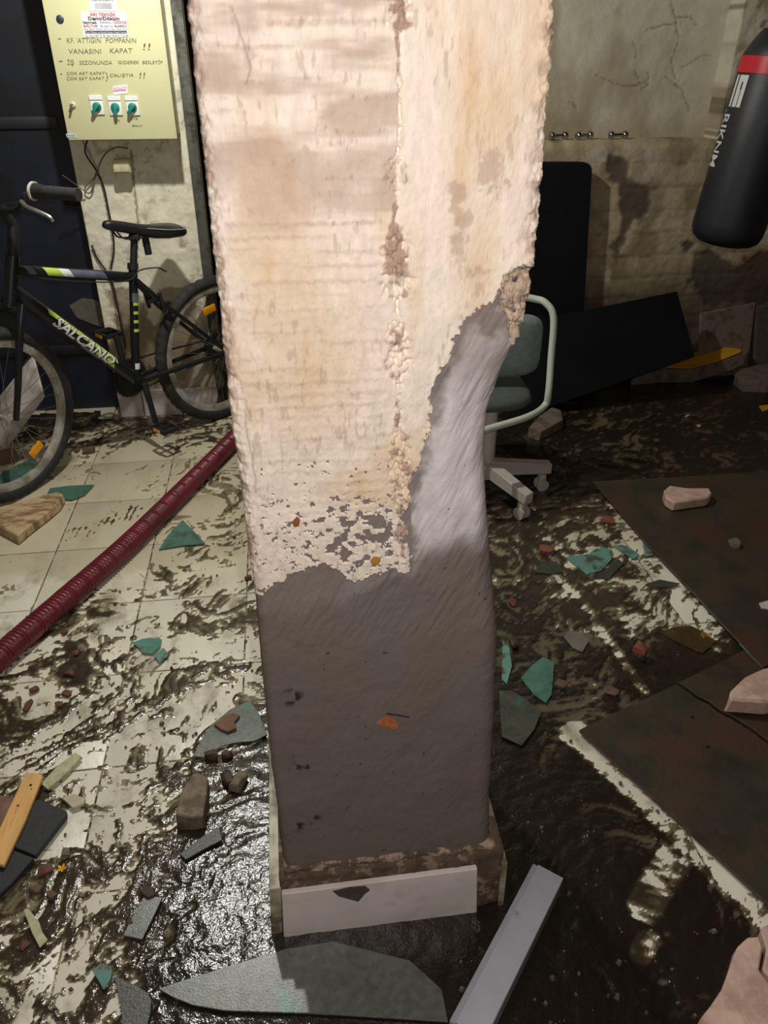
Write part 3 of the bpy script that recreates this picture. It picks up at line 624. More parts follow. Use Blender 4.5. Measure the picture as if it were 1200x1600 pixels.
# decals on the tubes
def on_tube(V2, Fc, a, b, r, u0, v0, t_side=1, lift=.0008, W=BW):
    a = np.array(a, float); b = np.array(b, float); d = b - a; L_ = np.linalg.norm(d); d /= L_; upv = np.array([-d[2], 0, d[0]]); 
    if upv[2] < 0: upv = -upv
    out = []
    for x, y in V2[:, :2]:
        ang = (y + v0) / r; p = a + d * (u0 + x) + (upv * math.sin(ang) + np.array([0, t_side, 0]) * math.cos(ang)) * (r + lift); out.append(W(*p))
    return np.array(out), Fc
def band(mb, a, b, r, x0, x1, y0, y1, sk=0.0, lift=.0005, n=6, W=BW):
    V2 = np.array([(x + sk * (y - y0), y) for y in np.linspace(y0, y1, n) for x in (x0, x1)]); Fc = [(2 * i, 2 * i + 1, 2 * i + 3, 2 * i + 2) for i in range(n - 1)]
    V_, F_ = on_tube(V2, Fc, a, b, r, 0, 0, 1, lift, W); mb.add(V_, F_)
DT = ((.862, 0, .775), (.437, 0, .315)); dl = .626
mb = MB(); band(mb, *DT, .027, .15, .50, .006, .024, -1.0); mb.build('lime_stripe', lime, down_t, smooth=60)
mb = MB(); band(mb, *DT, .027, .40, .50, -.020, .002, -1.0); mb.build('lime_stripe', lime, down_t, smooth=60)
mb = MB(); band(mb, *DT, .027, .33, .43, -.032, -.014, -1.0); mb.build('grey_stripe', greyd, down_t, smooth=60)
V2, Fc = text_mesh('SALCANO', .056, bold=.0014, shear=.25, maxlen=.007); V2[:, 0] *= .30 / V2[:, 0].max()
mb = MB(); mb.add(*on_tube(V2 + [0, -.019, 0], Fc, *DT, .027, .18, 0, 1, .0016)); mb.build('lettering', whited, down_t, smooth=0)
Vb, Fb = text_mesh('SALCANO', .056, bold=.0036, shear=.25, maxlen=.007); Vb[:, 0] *= .306 / Vb[:, 0].max()
mb = MB(); mb.add(*on_tube(Vb + [0, -.019, 0], Fb, *DT, .027, .18, 0, 1, .0011)); mb.build('lettering_outline', blkp, down_t, smooth=0)
TT = ((.845, 0, .842), (.374, 0, .725))
for (x0, x1, m_) in ((.13, .19, lime), (.19, .23, whited), (.23, .37, greyd), (.06, .09, greyd)):
    mb = MB(); band(mb, *TT, .019, x0, x1, -.012, .018, -.8); mb.build('stripe', m_, top_t, smooth=60)
ST = ((.365, 0, .765), (.437, 0, .31))
mb = MB(); band(mb, *ST, .017, .10, .135, -.014, .016); mb.build('stripe', greyd, seat_t, smooth=60)
mb = MB(); band(mb, *ST, .017, .135, .255, -.016, -.010, 0, .0006)
for x in (.137, .172, .207, .243): band(mb, *ST, .017, x, x + .012, -.016, .012, 0, .0006)
mb.build('stripe', lime, seat_t, smooth=60)
mb = MB(); band(mb, *ST, .017, .385, .41, -.012, .012); mb.build('stripe', whited, seat_t, smooth=60)
# saddle
def saddle():
    mb = MB(); prof = [(.135, .066, .874, .026), (.15, .078, .878, .034), (.20, .076, .882, .036), (.26, .056, .888, .034), (.32, .034, .903, .030), (.38, .024, .921, .028), (.43, .020, .934, .026), (.452, .016, .937, .020), (.462, .008, .935, .010)]
    seg = 20; Vv = []
    for (s, w, z, hh) in prof:
        for k in range(seg):
            a = 2 * math.pi * k / seg; y = math.copysign(abs(math.cos(a)) ** .8, math.cos(a)) * w; zo = math.sin(a) * hh * (.62 if math.sin(a) > 0 else .9); Vv.append(BW(s, y, z + zo))
    n = len(prof); Ff = [(i * seg + k, i * seg + (k + 1) % seg, (i + 1) * seg + (k + 1) % seg, (i + 1) * seg + k) for i in range(n - 1) for k in range(seg)]
    Ff += [tuple(range(seg))[::-1], tuple((n - 1) * seg + k for k in range(seg))]
    return mb.add(Vv, Ff)
sad = saddle().build('saddle', mat('saddle_vinyl', (34, 34, 38), rough=.38, var=.2), bike, smooth=70)
MB().tube(catmull([BW(.137, .05, .893), BW(.152, .078, .888), BW(.22, .072, .893), BW(.30, .042, .906)]), .0022, 6).build('piping', mat('grey_piping', (140, 142, 150), rough=.4), sad)
for s_ in (-1, 1): MB().tube(catmull([BW(.42, s_ * .012, .912), BW(.39, s_ * .02, .878), BW(.30, s_ * .022, .872), BW(.18, s_ * .03, .885)]), .0035, 6).build('rail', blkp, sad)
MB().box(BW(.335, 0, .875), (.02, .022, .012), bev=.003).build('rail_clamp', blkp, sad)
MB().tube([BW(.29, .0, .872), BW(.285, 0, .80)], .014, 10).build('reflector_bracket', blkp, sad)
# wheels
def wheel(center_fn, ax_dir, fwd_dir, teeth, reflect):
    c = center_fn; upv = np.cross(ax_dir, fwd_dir); upv = upv if upv[2] > 0 else -upv
    def ring(prof, seg, knob=None):
        mb = MB(); Vv = []
        for k in range(seg):
            a = 2 * math.pi * k / seg; rad = math.cos(a) * fwd_dir + math.sin(a) * upv
            for j, (w, r) in enumerate(prof):
                rr = r + (knob[j] if knob is not None and (k // 2) % 2 == 0 else 0)
                Vv.append(c + ax_dir * w + rad * rr)
        n = len(prof); Ff = [(k * n + j, k * n + (j + 1) % n, ((k + 1) % seg) * n + (j + 1) % n, ((k + 1) % seg) * n + j) for k in range(seg) for j in range(n)]
        return mb.add(Vv, Ff)
    tp = [(.0235 * math.cos(a), .305 + .0235 * math.sin(a)) for a in [i * 2 * math.pi / 14 for i in range(14)]]
    kn = [.003 if math.sin(i * 2 * math.pi / 14) > .5 else (.0016 if math.sin(i * 2 * math.pi / 14) > .1 else 0) for i in range(14)]
    tire = ring(tp, 220, kn).build('tire', rub, bike, smooth=50)
    ring([(.012, .290), (.015, .272), (.009, .258), (-.009, .258), (-.015, .272), (-.012, .290)], 80).build('rim', alu, tire, smooth=50)
    MB().lathe([(-.045, .008), (-.04, .020), (-.032, .020), (-.028, .012), (.028, .012), (.032, .020), (.04, .020), (.045, .008), (.066, .006)], c, ax_dir, 16).build('hub', alu, tire)
    sp = mat('spoke_steel', (170, 168, 160), rough=.3, metal=.9)
    for k in range(32):
        a = 2 * math.pi * k / 32; sd = 1 if k % 2 else -1; off = .55 * (1 if (k // 2) % 2 else -1)
        p1 = c + (math.cos(a) * fwd_dir + math.sin(a) * upv) * .267; p0 = c + ax_dir * .036 * sd + (math.cos(a + off) * fwd_dir + math.sin(a + off) * upv) * .019
        MB().tube([p0, p1], .0010, 5, cap=False).build('spoke', sp, tire)
    for a, in reflect:
        rad = math.cos(a) * fwd_dir + math.sin(a) * upv; tan = -math.sin(a) * fwd_dir + math.cos(a) * upv
        MB().box(c + rad * .195 + ax_dir * .012, (.034, .016, .006), np.stack([tan, rad, ax_dir], 1), bev=.003).build('reflector', amber, tire)
    return tire
rw = wheel(BW(0, 0, .33), bn, bf, True, [(math.radians(80),)])
fax = BS(1.003, 0, .33); sf = BS(1.1, 0, .33) - BS(1.0, 0, .33); sf[2] = 0; sf /= np.linalg.norm(sf); sn = np.cross(sf, [0, 0, 1]); sn = sn if sn @ bn > 0 else -sn
fw_ = wheel(fax, sn, sf, True, [(math.radians(-118),)])
# fork
fork = bone('fork_crown', [(.880, -.055, .705), (.880, .055, .705)], .018, BS)
for s_ in (-1, 1): MB().tube(catmull([BS(.872, s_ * .055, .735), BS(.905, s_ * .060, .66), BS(.935, s_ * .060, .56), BS(.965, s_ * .060, .45), BS(1.003, s_ * .062, .335)], 5), np.linspace(.016, .011, 21), 12).build('fork_blade', blk, bike)
bone('steerer', [(.825, 0, .885), (.80, 0, .985)], .017, BS, blkp); bone('stem', [(.802, 0, .985), (.835, 0, 1.045)], .016, BS, blkp)
bar = MB().tube(catmull([BS(.80, -.29, 1.128), BS(.825, -.15, 1.12), BS(.84, -.07, 1.05), BS(.84, .07, 1.05), BS(.825, .15, 1.12), BS(.80, .29, 1.128)], 6), .0115, 12).build('handlebar', blk, bike)
for s_ in (-1, 1):
    g0, g1 = np.array(BS(.815, s_ * .185, 1.122)), np.array(BS(.798, s_ * .315, 1.130))
    gp = MB().tube(T(g0, g1, 12), [.0195, .0195, .0205, .0195, .0205, .0195, .0205, .0195, .0205, .0195, .0205, .0205], 14).build('grip', mat('grip_rubber', (46, 46, 50), rough=.75), bar)
    MB().tube(T(BS(.821, s_ * .150, 1.120), BS(.815, s_ * .186, 1.122), 4), [.026, .025, .0225, .021], 14).build('gear_shifter', blkp, bar)
    MB().tube(T(BS(.8225, s_ * .144, 1.120), BS(.8215, s_ * .152, 1.120)), .0295, 16).build('shifter_ring', mat('ivory_plastic', (206, 204, 190), rough=.4), bar)
    MB().box(BS(.828, s_ * .125, 1.098), (.014, .016, .016), bev=.004).build('lever_clamp', blkp, bar)
    MB().tube(catmull([BS(.845, s_ * .11, 1.085), BS(.862, s_ * .145, 1.078), BS(.868, s_ * .19, 1.074), BS(.858, s_ * .235, 1.060), BS(.856, s_ * .245, 1.045)]), np.linspace(.008, .005, 33), 8).build('brake_lever', mat('lever_alloy', (190, 188, 178), rough=.3, metal=.8), bar)
    MB().tube(catmull([BS(.85, s_ * .10, 1.083), BS(.88, s_ * .04, 1.06), BS(.93, s_ * .0, .98), BS(.90, s_ * .02, .86), BS(.905, s_ * .01, .76)]), .0025, 6).build('brake_cable', blkp, bar)
# drive train
crank_c = BW(.437, .055, .31)
cr_n = MB().tube([BW(.437, .060, .31), BW(.430, .072, .20), BW(.424, .076, .135)], [.014, .012, .012], 10).build('crank_arm', blkp, bike)
MB().tube([BW(.437, -.060, .31), BW(.444, -.072, .42), BW(.45, -.076, .485)], [.014, .012, .012], 10).build('crank_arm', blkp, bike)
def gearring(name, r, t, n, parent=bike):
    mb = MB(); k = n * 4; Vv = []
    for tt_ in (t - .0015, t + .0015):
        for i in range(k):
            rr = r + (.006 if i % 4 in (1, 2) else 0); a = 2 * math.pi * i / k; Vv.append(BW(.437 + rr * math.cos(a), tt_, .31 + rr * math.sin(a)))
        Vv.append(BW(.437, tt_, .31))
    Ff = []
    for i in range(k):
        j = (i + 1) % k; Ff += [(i, j, k), (k + 1 + j, k + 1 + i, 2 * k + 1), (i, k + 1 + i, k + 1 + j, j)]
    return mb.add(Vv, Ff).build(name, blkp, parent, smooth=0)
# the drive side faces away; its rings still show behind the frame
gearring('chainring', .080, -.045, 40); gearring('chainring', .062, -.038, 32)
MB().lathe([(-.006, .045), (0, .045), (.0, .036), (.012, .036), (.012, .03), (.02, .03)], BW(0, -.045, .33), bn, 28).build('cassette', blkp, bike)
for z_ in (.385, .24): MB().tube([BW(.437, -.045, .31 + (z_ - .31)), BW(0, -.045, .33 + (.04 if z_ > .31 else -.04))], .004, 6).build('chain', mat('chain_steel', (60, 58, 54), rough=.5, metal=.6), bike)
def pedal(s, t, z, side):
    pb = MB().tube([BW(s, t, z), BW(s, t + side * .10, z)], .007, 8); fr = BW(s, t + side * .06, z); R = np.stack([bf, bn, [0, 0, 1]], 1)
    for ds in (-.034, .034): pb.box(fr + bf * ds, (.006, .046, .010), R, bev=.002)
    for dt in (-.046, -.004, .046): pb.box(fr + bn * dt, (.036, .005, .009), R, bev=.002)
    o = pb.build('pedal', blkp, bike); 
    for ds in (-.041, .041): MB().box(fr + bf * ds, (.0025, .022, .007), R).build('pedal_reflector', amber, o)
pedal(.424, .080, .128, 1); pedal(.45, -.080, .485, -1)
# rear brake and cables
for s_ in (-1, 1):
    MB().tube([BW(.285, s_ * .055, .575), BW(.30, s_ * .056, .66)], .008, 8).build('brake_arm', blkp, bike)
    MB().box(BW(.272, s_ * .036, .605), (.03, .008, .008), np.stack([bf, bn, [0, 0, 1]], 1), bev=.002).build('brake_pad', blkp, bike)
MB().tube(catmull([BW(.85, .02, .825), BW(.62, .024, .760), BW(.42, .03, .725), BW(.36, .035, .755), BW(.28, .04, .752), BW(.24, .04, .73)]), .0028, 6).build('brake_cable', blkp, bike)

# ================================================================== CONTROL CABINET on the pilaster
BXY = 3.36
box = thing('control_cabinet', (-.565, 3.45, 1.205), 'beige electrical control cabinet with three green rotary switches on the pilaster', 'cabinet')
cabm = mat('beige_enamel', (214, 212, 166), rough=.4, var=.05, vs=3)
MB().box((-.562, 3.452, 1.545), (.196, .078, .330), bev=.004).build('cabinet_body', cabm, box)
cdoor = MB().box((-.565, BXY + .007, 1.545), (.203, .007, .338), bev=.004).build('cabinet_door', cabm, box)
FY = BXY - .0006
def bxp(px, py): p = wl(px, py, BXY); return p[0], p[2]
def plate(pts, name, m, parent, th=.0012, y=FY): return MB().prism([(bxp(*p)[0], y, bxp(*p)[1]) for p in pts], (0, -th, 0)).build(name, m, parent, smooth=0)
def face_text(txt, px, py, size, m, parent, name='lettering', align='LEFT', bold=0.0, shear=0.0, width=None, y=FY - .0022, rot=0.0):
    V_, F_ = text_mesh(txt, size, bold, shear, align)
    if len(V_) == 0: return
    if width: V_[:, 0] *= width / (V_[:, 0].max() - V_[:, 0].min())
    c, s = math.cos(rot), math.sin(rot); x, z = bxp(px, py)
    P = np.stack([x + V_[:, 0] * c - V_[:, 1] * s, np.full(len(V_), y), z + V_[:, 0] * s + V_[:, 1] * c], -1)
    MB().add(P, F_).build(name, m, parent, smooth=0)
paper = mat('sticker_paper', (236, 236, 240), rough=.5, var=.03); inkb = mat('black_ink', (30, 30, 32), rough=.6); inkr = mat('red_ink', (206, 50, 44), rough=.6); inkg = mat('green_ink', (20, 84, 66), rough=.6); inkbl = mat('blue_ink', (70, 90, 200), rough=.6); inkgr = mat('pen_ink', (104, 106, 74), rough=.7); inkp = mat('pink_ink', (214, 90, 150), rough=.6)
s1 = plate([(139, -20), (182, -20), (183, 17), (140, 17)], 'sticker', paper, cdoor)
face_text('Makina Elektrik', 143, 2, .010, inkb, s1, width=.075); plate([(148, 5), (174, 5), (175, 14), (149, 14)], 'print_block', mat('grey_print', (176, 176, 178), rough=.6), s1, .0016)
s2 = plate([(126, 18), (197, 18), (201, 58), (131, 58)], 'sticker', paper, cdoor)
def wpx(a, b, py): return bxp(b, py)[0] - bxp(a, py)[0]
face_text('ARI TEKNİK', 141, 25, .013, inkr, s2, bold=.0004, width=wpx(141, 182, 25)); face_text('DemirDöküm', 138, 31.5, .015, inkb, s2, bold=.0005, width=wpx(138, 187, 31))
face_text('baymak', 130, 37, .012, inkg, s2, bold=.0004, width=wpx(130, 152, 37)); face_text('FERROLI', 156, 37, .010, inkg, s2, width=wpx(156, 176, 37)); face_text('GÖKÇE', 178, 37, .011, inkr, s2, bold=.0003, width=wpx(178, 198, 37))
face_text('BALTUR', 131, 42.5, .011, inkr, s2, bold=.0003, width=wpx(131, 153, 42)); face_text('Buderus', 157, 42.5, .011, inkbl, s2, width=wpx(157, 176, 42)); face_text('ALARKO', 179, 42.5, .010, inkb, s2, bold=.0002, width=wpx(179, 199, 42))
face_text('Satış  Bakım  Montaj  Servis  Kazan Yedek Parça', 131, 46.5, .006, inkb, s2, width=wpx(131, 199, 46))
bb_ = plate([(133, 48), (198, 48), (199, 52.5), (133.5, 52.5)], 'print_block', mat('dark_print', (60, 60, 62), rough=.6), s2, .0016)
face_text('Tüm Marka ve Model Kazan Yetkili Servisi', 134, 51.6, .007, paper, s2, width=wpx(134, 198, 51), y=FY - .003)
face_text('Tel: 0216 387 72 78  Gsm: 0533 417 22 08', 133, 57, .008, inkb, s2, width=wpx(133, 200, 57))
hand = MB().box((-.6, FY - .0001, 1.4), (.0001, .0001, .0001)).build('pen_writing', inkgr, cdoor)
for (txt, x0, x1, y0, sz) in [('-', 90, 95, 64, .03), ("KF. 'ATTIĞIN", 104, 158, 67, .022), ('POMPANIN', 165, 213, 67, .022), ('VANASINI', 107, 158, 84, .022), ('KAPAT', 171, 207, 83, .022), ('!!', 221, 234, 78, .030), ('-', 91, 97, 99, .03),
        ('İŞ', 105, 116, 101, .020), ('SEZONUNDA', 124, 175, 101, .018), ('GIDEREK', 184, 217, 100, .015), ('BESLEYİP', 222, 254, 100, .015), ('-', 94, 97, 119, .03), ('ÇOK ART KAPAT', 104, 164, 117, .014), ('ÇOK EAT KAPAT', 104, 163, 125, .014), ('}', 165, 170, 124, .030), ('ÇALIŞTIR', 171, 208, 120, .014), ('!!', 216, 226, 122, .026),
        ('120', 176, 186, 190, .010), ('576', 204, 215, 187, .012), ('8km', 206, 222, 198, .010)]:
    face_text(txt, x0, y0, sz, inkgr, cdoor, name='handwriting', shear=.15, width=wpx(x0, x1, y0), y=FY - .0008)
bpy.data.objects.remove(hand)
s3 = plate([(176, 135), (199, 132), (200, 146), (178, 148)], 'sticker', paper, cdoor); face_text('KALİTE', 178, 139, .007, inkp, s3, width=wpx(178, 198, 138), rot=.06); face_text('KONTROL', 178, 143, .008, inkp, s3, bold=.0004, width=wpx(178, 198, 143), rot=.06)
s4 = plate([(103, 209), (118, 208), (120, 215), (105, 215)], 'sticker', mat('pale_sticker', (200, 206, 214), rough=.5), cdoor); face_text('Pano', 105, 213, .008, inkb, s4, width=wpx(105, 117, 213))
lock_c = (bxp(94, 30)[0], FY, bxp(94, 30)[1]); MB().lathe([(0, .013), (.003, .013), (.005, .010)], lock_c, (0, -1, 0), 20).build('door_lock', mat('lock_black', (48, 56, 68), rough=.4), cdoor)
kx, kz = bxp(114, 164); kk = MB().lathe([(0, .011), (.004, .011), (.010, .007)], (kx, FY, kz), (0, -1, 0), 16).build('key_switch', mat('ivory_plastic', (206, 204, 190)), cdoor)
MB().box((kx - .006, FY - .014, kz - .010), (.004, .006, .016), np.array(Matrix.Rotation(.45, 3, 'Y')), bev=.002).build('key', mat('brass_key', (120, 112, 84), rough=.4, metal=.7), kk)
teal = mat('teal_knob', (20, 130, 118), rough=.35, var=.08)
for (px, py, rot) in [(151.5, 164, .75), (180, 165, 0.0), (207, 165, .75)]:
    x, z = bxp(px, py); sw_ = MB().box((x, FY - .003, z), (.0235, .003, .032), bev=.001).build('switch', mat('switch_plate', (232, 234, 222), rough=.4, var=.03), cdoor)
    MB().box((x, FY - .0065, z + .024), (.0225, .0006, .0065)).build('switch_label', paper, sw_, smooth=0); MB().box((x, FY - .0064, z + .0165), (.0235, .0006, .0008)).build('switch_line', inkb, sw_, smooth=0)
    MB().lathe([(0, .016), (.004, .016), (.010, .013), (.012, .010)], (x, FY - .006, z - .006), (0, -1, 0), 20).build('dial', teal, sw_)
    R = np.array(Matrix.Rotation(rot, 3, 'Y')); MB().box(np.array([x, FY - .021, z - .006]) + R @ np.array([0, 0, -.006]), (.0055, .009, .021), R, bev=.003).build('knob', teal, sw_)
# small junction box and loose cables below the cabinet
jx = wl(190, 260, PB - .075); jb = thing('junction_box', (jx[0], PB - .01, jx[2] - .02), 'small beige junction box on the wall under the control cabinet', 'junction box')
MB().box((jx[0], PB - .036, jx[2]), (.034, .040, .024), bev=.003).build('box_body', mat('jbox', (206, 200, 160), rough=.5), jb); MB().box((jx[0], PB - .078, jx[2]), (.030, .003, .020), bev=.002).build('box_cover', mat('jbox', (0, 0, 0)), jb)
cabk = mat('cable_black', (38, 36, 34), rough=.6); cabg = mat('cable_grey', (110, 106, 96), rough=.6)
def cable(name, pts, y, r, m, label, cat='cable'):
    ys = y if isinstance(y, (list, tuple)) else [y] * len(pts)
    return tag(MB().tube(catmull([wl(px, py, yy) for (px, py), yy in zip(pts, ys)], 6), r, 7).build(name, m), label, cat)
cable('cable', [(138, 215), (133, 238), (150, 266), (162, 292), (168, 320), (176, 362), (178, 390), (173, 420)], PB - .016, .0034, cabk, 'black cable hanging from the cabinet past the front of the saddle')
cable('cable', [(200, 232), (182, 230), (165, 240), (155, 258), (150, 275), (136, 288), (133, 298), (142, 300), (150, 270)], PB - .020, .003, cabg, 'grey cable looping from the junction box to the left')
cable('cable', [(98, 274), (112, 284), (126, 294), (134, 300)], [3.40, 3.44, 3.48, 3.50], .0022, cabg, 'short thin grey wire sticking out in front of the navy door')
cable('cable', [(143, 384), (152, 404), (166, 424), (174, 440), (178, 452), (188, 500), (196, 545)], PB - .014, .0038, cabk, 'thick dark cable running down the wall behind the seat tube')
# white tiles at the foot of the pilaster
wt_m = mat('white_wall_tile', (214, 206, 200), rough=.35, var=.06, rgb2=(170, 160, 148), ms=8)
for k, pts in enumerate([[(182, 612), (226, 610), (226, 652), (190, 652)], [(228, 610), (282, 608), (285, 646), (228, 652)], [(284, 607), (340, 606), (342, 634), (287, 640)]]):
    zb = 0.006; P = [wl(px, py, PB - .030) for px, py in pts]
    for i in (2, 3): P[i][2] = .004
    P[0][0] = P[3][0]; P[1][0] = P[2][0]
    tag(MB().prism(P, (0, .012, 0)).build('trim_%d' % (k + 2), wt_m, smooth=0, bevel=.001), kind='structure')

# ================================================================== RED HOSE
hose_pts = [(-330, 1345), (-190, 1208), (-60, 1085), (0, 1026), (100, 938), (200, 850), (300, 752), (380, 672), (440, 615), (500, 590)]
hp = catmull([fl(px, py, .0385) for px, py in hose_pts], 50)
hp = np.array(hp); seglen = np.r_[0, np.cumsum(np.linalg.norm(np.diff(hp, axis=0), axis=1))]
ss = np.arange(0, seglen[-1], .0026); hp = np.stack([np.interp(ss, seglen, hp[:, k]) for k in range(3)], -1)
hr = .0335 + .0030 * np.clip(np.sin(ss * 2 * math.pi / .0135) * 1.6, -1, 1)
tag(MB().tube(hp, hr, 22).build('suction_hose', mat('hose_red', (116, 34, 48), rough=.38, var=.2, vs=10, rgb2=(98, 48, 48), ms=9, mlo=.5, mhi=.7, spec=.6), smooth=60), 'dark red ribbed suction hose lying across the floor on the left', 'hose')

# ================================================================== CHAIR
cc = np.array([.70, 2.58, 0.0]); ch = thing('office_chair', tuple(cc), 'office chair with pale tube frame and grey-green upholstery behind the column', 'chair')
tubem = mat('pale_tube', (196, 204, 188), rough=.4, var=.06); uph = mat('grey_green_fabric', (124, 136, 134), rough=.9, var=.2, vs=40, bump=.001, bs=400); basem = mat('pale_plastic', (186, 176, 168), rough=.5, var=.1)
def chtube(sgn):
    pass
P1 = [wl(800, 462, 2.66), wl(835, 467, 2.64), wl(853, 474, 2.62), wl(865, 497, 2.60), wl(861, 560, 2.58), wl(857, 612, 2.55), fl(851, 634, .37), fl(825, 651, .37), fl(770, 668, .365), fl(720, 682, .36)]
MB().tube(catmull(P1, 10), .0125, 14).build('frame_tube', tubem, ch)
xr = P1[3][0]; xl = xr - .46
P2 = [np.array([xr - .23 - (p[0] - (xr - .23)), p[1], p[2]]) for p in P1[:6]]
P2[0] = np.array([P1[0][0] - .02, P1[0][1], P1[0][2]]); P2 += [np.array([xl + .02, 2.45, .37]), np.array([xl + .08, 2.40, .36]), P1[-1]]
MB().tube(catmull(P2, 10), .0125, 14).build('frame_tube', tubem, ch)
bk = MB(); c0 = np.array([xr - .23, 2.625, (wl(840, 540, 2.62)[2])]); nx_, nz_ = 20, 20; Vv = []
for sgn in (-1, 1):
    for i in range(nx_ + 1):
        for j in range(nz_ + 1):
            u, v = i / nx_ * 2 - 1, j / nz_ * 2 - 1; r_ = (abs(u) ** 5 + abs(v) ** 5) ** .2; k_ = max(abs(u), abs(v)) / r_ if r_ > 0 else 1
            Vv.append(c0 + np.array([u * k_ * .205, sgn * .028 * (1 - max(abs(u), abs(v)) ** 6) ** .5 if max(abs(u), abs(v)) < 1 else 0, v * k_ * .120]))
Ff = []; o_ = (nx_ + 1) * (nz_ + 1)
for i in range(nx_):
    for j in range(nz_):
        a = i * (nz_ + 1) + j; Ff += [(a, a + 1, a + nz_ + 2, a + nz_ + 1), (o_ + a, o_ + a + nz_ + 1, o_ + a + nz_ + 2, o_ + a + 1)]
bk.add(Vv, Ff); bk.build('backrest', uph, ch, smooth=60)
sb = MB(); sc_ = np.array([.70, 2.68, .405]); nseg = 28
prof = [(0, .86), (.008, .96), (.025, 1.0), (.042, .96), (.052, .84), (.056, .5)]; Vv = []
for (dz, kf) in prof:
    for k in range(nseg):
        a = 2 * math.pi * k / nseg; cu, su = math.cos(a), math.sin(a); q_ = (abs(cu) ** 3.5 + abs(su) ** 3.5) ** (-1 / 3.5); Vv.append(np.array([sc_[0] + cu * q_ * .20 * kf, sc_[1] + su * q_ * .20 * kf, .372 + dz]))
Ff = [(i * nseg + k, i * nseg + (k + 1) % nseg, (i + 1) * nseg + (k + 1) % nseg, (i + 1) * nseg + k) for i in range(5) for k in range(nseg)] + [tuple(range(nseg))[::-1], tuple(5 * nseg + k for k in range(nseg))]
sb.add(Vv, Ff); sb.build('seat', mat('dark_grey_fabric', (78, 84, 80), rough=.9, var=.2, vs=40, bump=.001, bs=400), ch, smooth=60)
bc = np.array([.735, 2.545, 0]); MB().lathe([(0.09, .035), (.15, .035), (.155, .025), (.37, .025)], bc, (0, 0, 1), 20).build('gas_column', basem, ch)
tips = [fl(845, 758, .02), fl(815, 803, .02)]
angs = [math.atan2(t_[1] - bc[1], t_[0] - bc[0]) for t_ in tips]; step = (angs[0] - angs[1]); extra = [angs[0] + k * (2 * math.pi - step) / 4 for k in (1, 2, 3)]
allt = [(a, np.hypot(*(t_ - bc)[:2])) for a, t_ in zip(angs, tips)] + [(a, .26) for a in extra]
for a, L_ in allt:
    d = np.array([math.cos(a), math.sin(a), 0]); n_ = np.array([-d[1], d[0], 0]); e0, e1 = bc + [0, 0, .130], bc + d * (L_ + .03) + [0, 0, .098]
    Vv = [];
    for p, w, hh in ((e0, .024, .030), (e1, .020, .022)):
        for sx, sz in ((-1, -1), (1, -1), (1, 1), (-1, 1)): Vv.append(p + n_ * w * sx + np.array([0, 0, hh * sz]))
    leg = MB().add(Vv, [(0, 1, 2, 3), (7, 6, 5, 4), (0, 4, 5, 1), (1, 5, 6, 2), (2, 6, 7, 3), (3, 7, 4, 0)]).build('star_leg', basem, ch, bevel=.003)
    w0 = bc + d * L_ + [0, 0, .0265]
    mb = MB(); 
    for s_ in (-1, 1): mb.lathe([(-.007, .018), (-.006, .0245), (.006, .0245), (.007, .018)], w0 + n_ * .014 * s_, n_, 20)
    mb.box(w0 + [0, 0, .022], (.014, .014, .024), np.stack([d, n_, [0, 0, 1]], 1), bev=.004); mb.build('caster', basem, leg)

# ================================================================== PUNCHING BAG
pb0 = np.array([1.80, 3.05, .815]); pb1 = np.array([1.885, 3.05, 1.56]); bax = pb1 - pb0; BL = np.linalg.norm(bax); bax /= BL; BR = .140
bag = thing('punching_bag', (1.80, 3.05, .815), 'black punching bag with a red band hanging on the right', 'punching bag')
vinyl = mat('black_vinyl', (28, 31, 38), rough=.45, var=.12, vs=8, bump=.0006, bs=300)
MB().lathe([(.0, .03), (.003, .07), (.012, .105), (.03, .128), (.055, .138), (.09, BR), (BL * .5, BR), (BL - .085, BR), (BL - .05, .125), (BL - .015, .105), (BL, .095)], pb0, bax, 48).build('bag_body', vinyl, bag, smooth=60)
zb_ = .0; band_t = float((wl(1175, 100, 3.05)[2] - .015 - pb0[2]) / bax[2])
MB().lathe([(band_t - .028, BR), (band_t - .027, BR + .003), (band_t + .027, BR + .003), (band_t + .028, BR)], pb0, bax, 48).build('red_band', mat('red_vinyl', (190, 24, 40), rough=.35, var=.08), bag, smooth=60)
def on_bag(V_, F_, t0, ang0, lift=.0012):
    e1 = np.array([-1.0, 0, 0]); e1 -= bax * (e1 @ bax); e1 /= np.linalg.norm(e1); e2 = np.cross(bax, e1); e2 = e2 if e2[1] < 0 else -e2
    out = []
    for x, y in V_[:, :2]:
        a = ang0 + y / BR; out.append(pb0 + bax * (t0 - x) + (e1 * math.cos(a) + e2 * math.sin(a)) * (BR + lift))
    return np.array(out), F_
bw = mat('bag_print', (206, 208, 204), rough=.5, var=.05)
V_, F_ = text_mesh('.RIKNM', .075, bold=.001, maxlen=.018); V_[:, 0] *= .20 / V_[:, 0].max()
MB().add(*on_bag(V_, F_, band_t - .148, -.34)).build('lettering', bw, bag, smooth=0)
def rect(x0, x1, y0, y1, n=6): return np.array([(x, y, 0) for y in np.linspace(y0, y1, n) for x in (x0, x1)]), [(2 * i, 2 * i + 1, 2 * i + 3, 2 * i + 2) for i in range(n - 1)]
mb = MB()
for r_ in ((0, .105, .042, .060), (0, .105, .014, .034), (0, .022, .034, .042), (.048, .105, .034, .038), (0, .105, -.012, .006)): mb.add(*on_bag(*rect(*r_), band_t - .035, -.12))
mb.build('emblem', bw, bag, smooth=0)
strap_m = mat('strap', (30, 30, 30), rough=.8); hang = pb1 + np.array([.02, 0, .52])
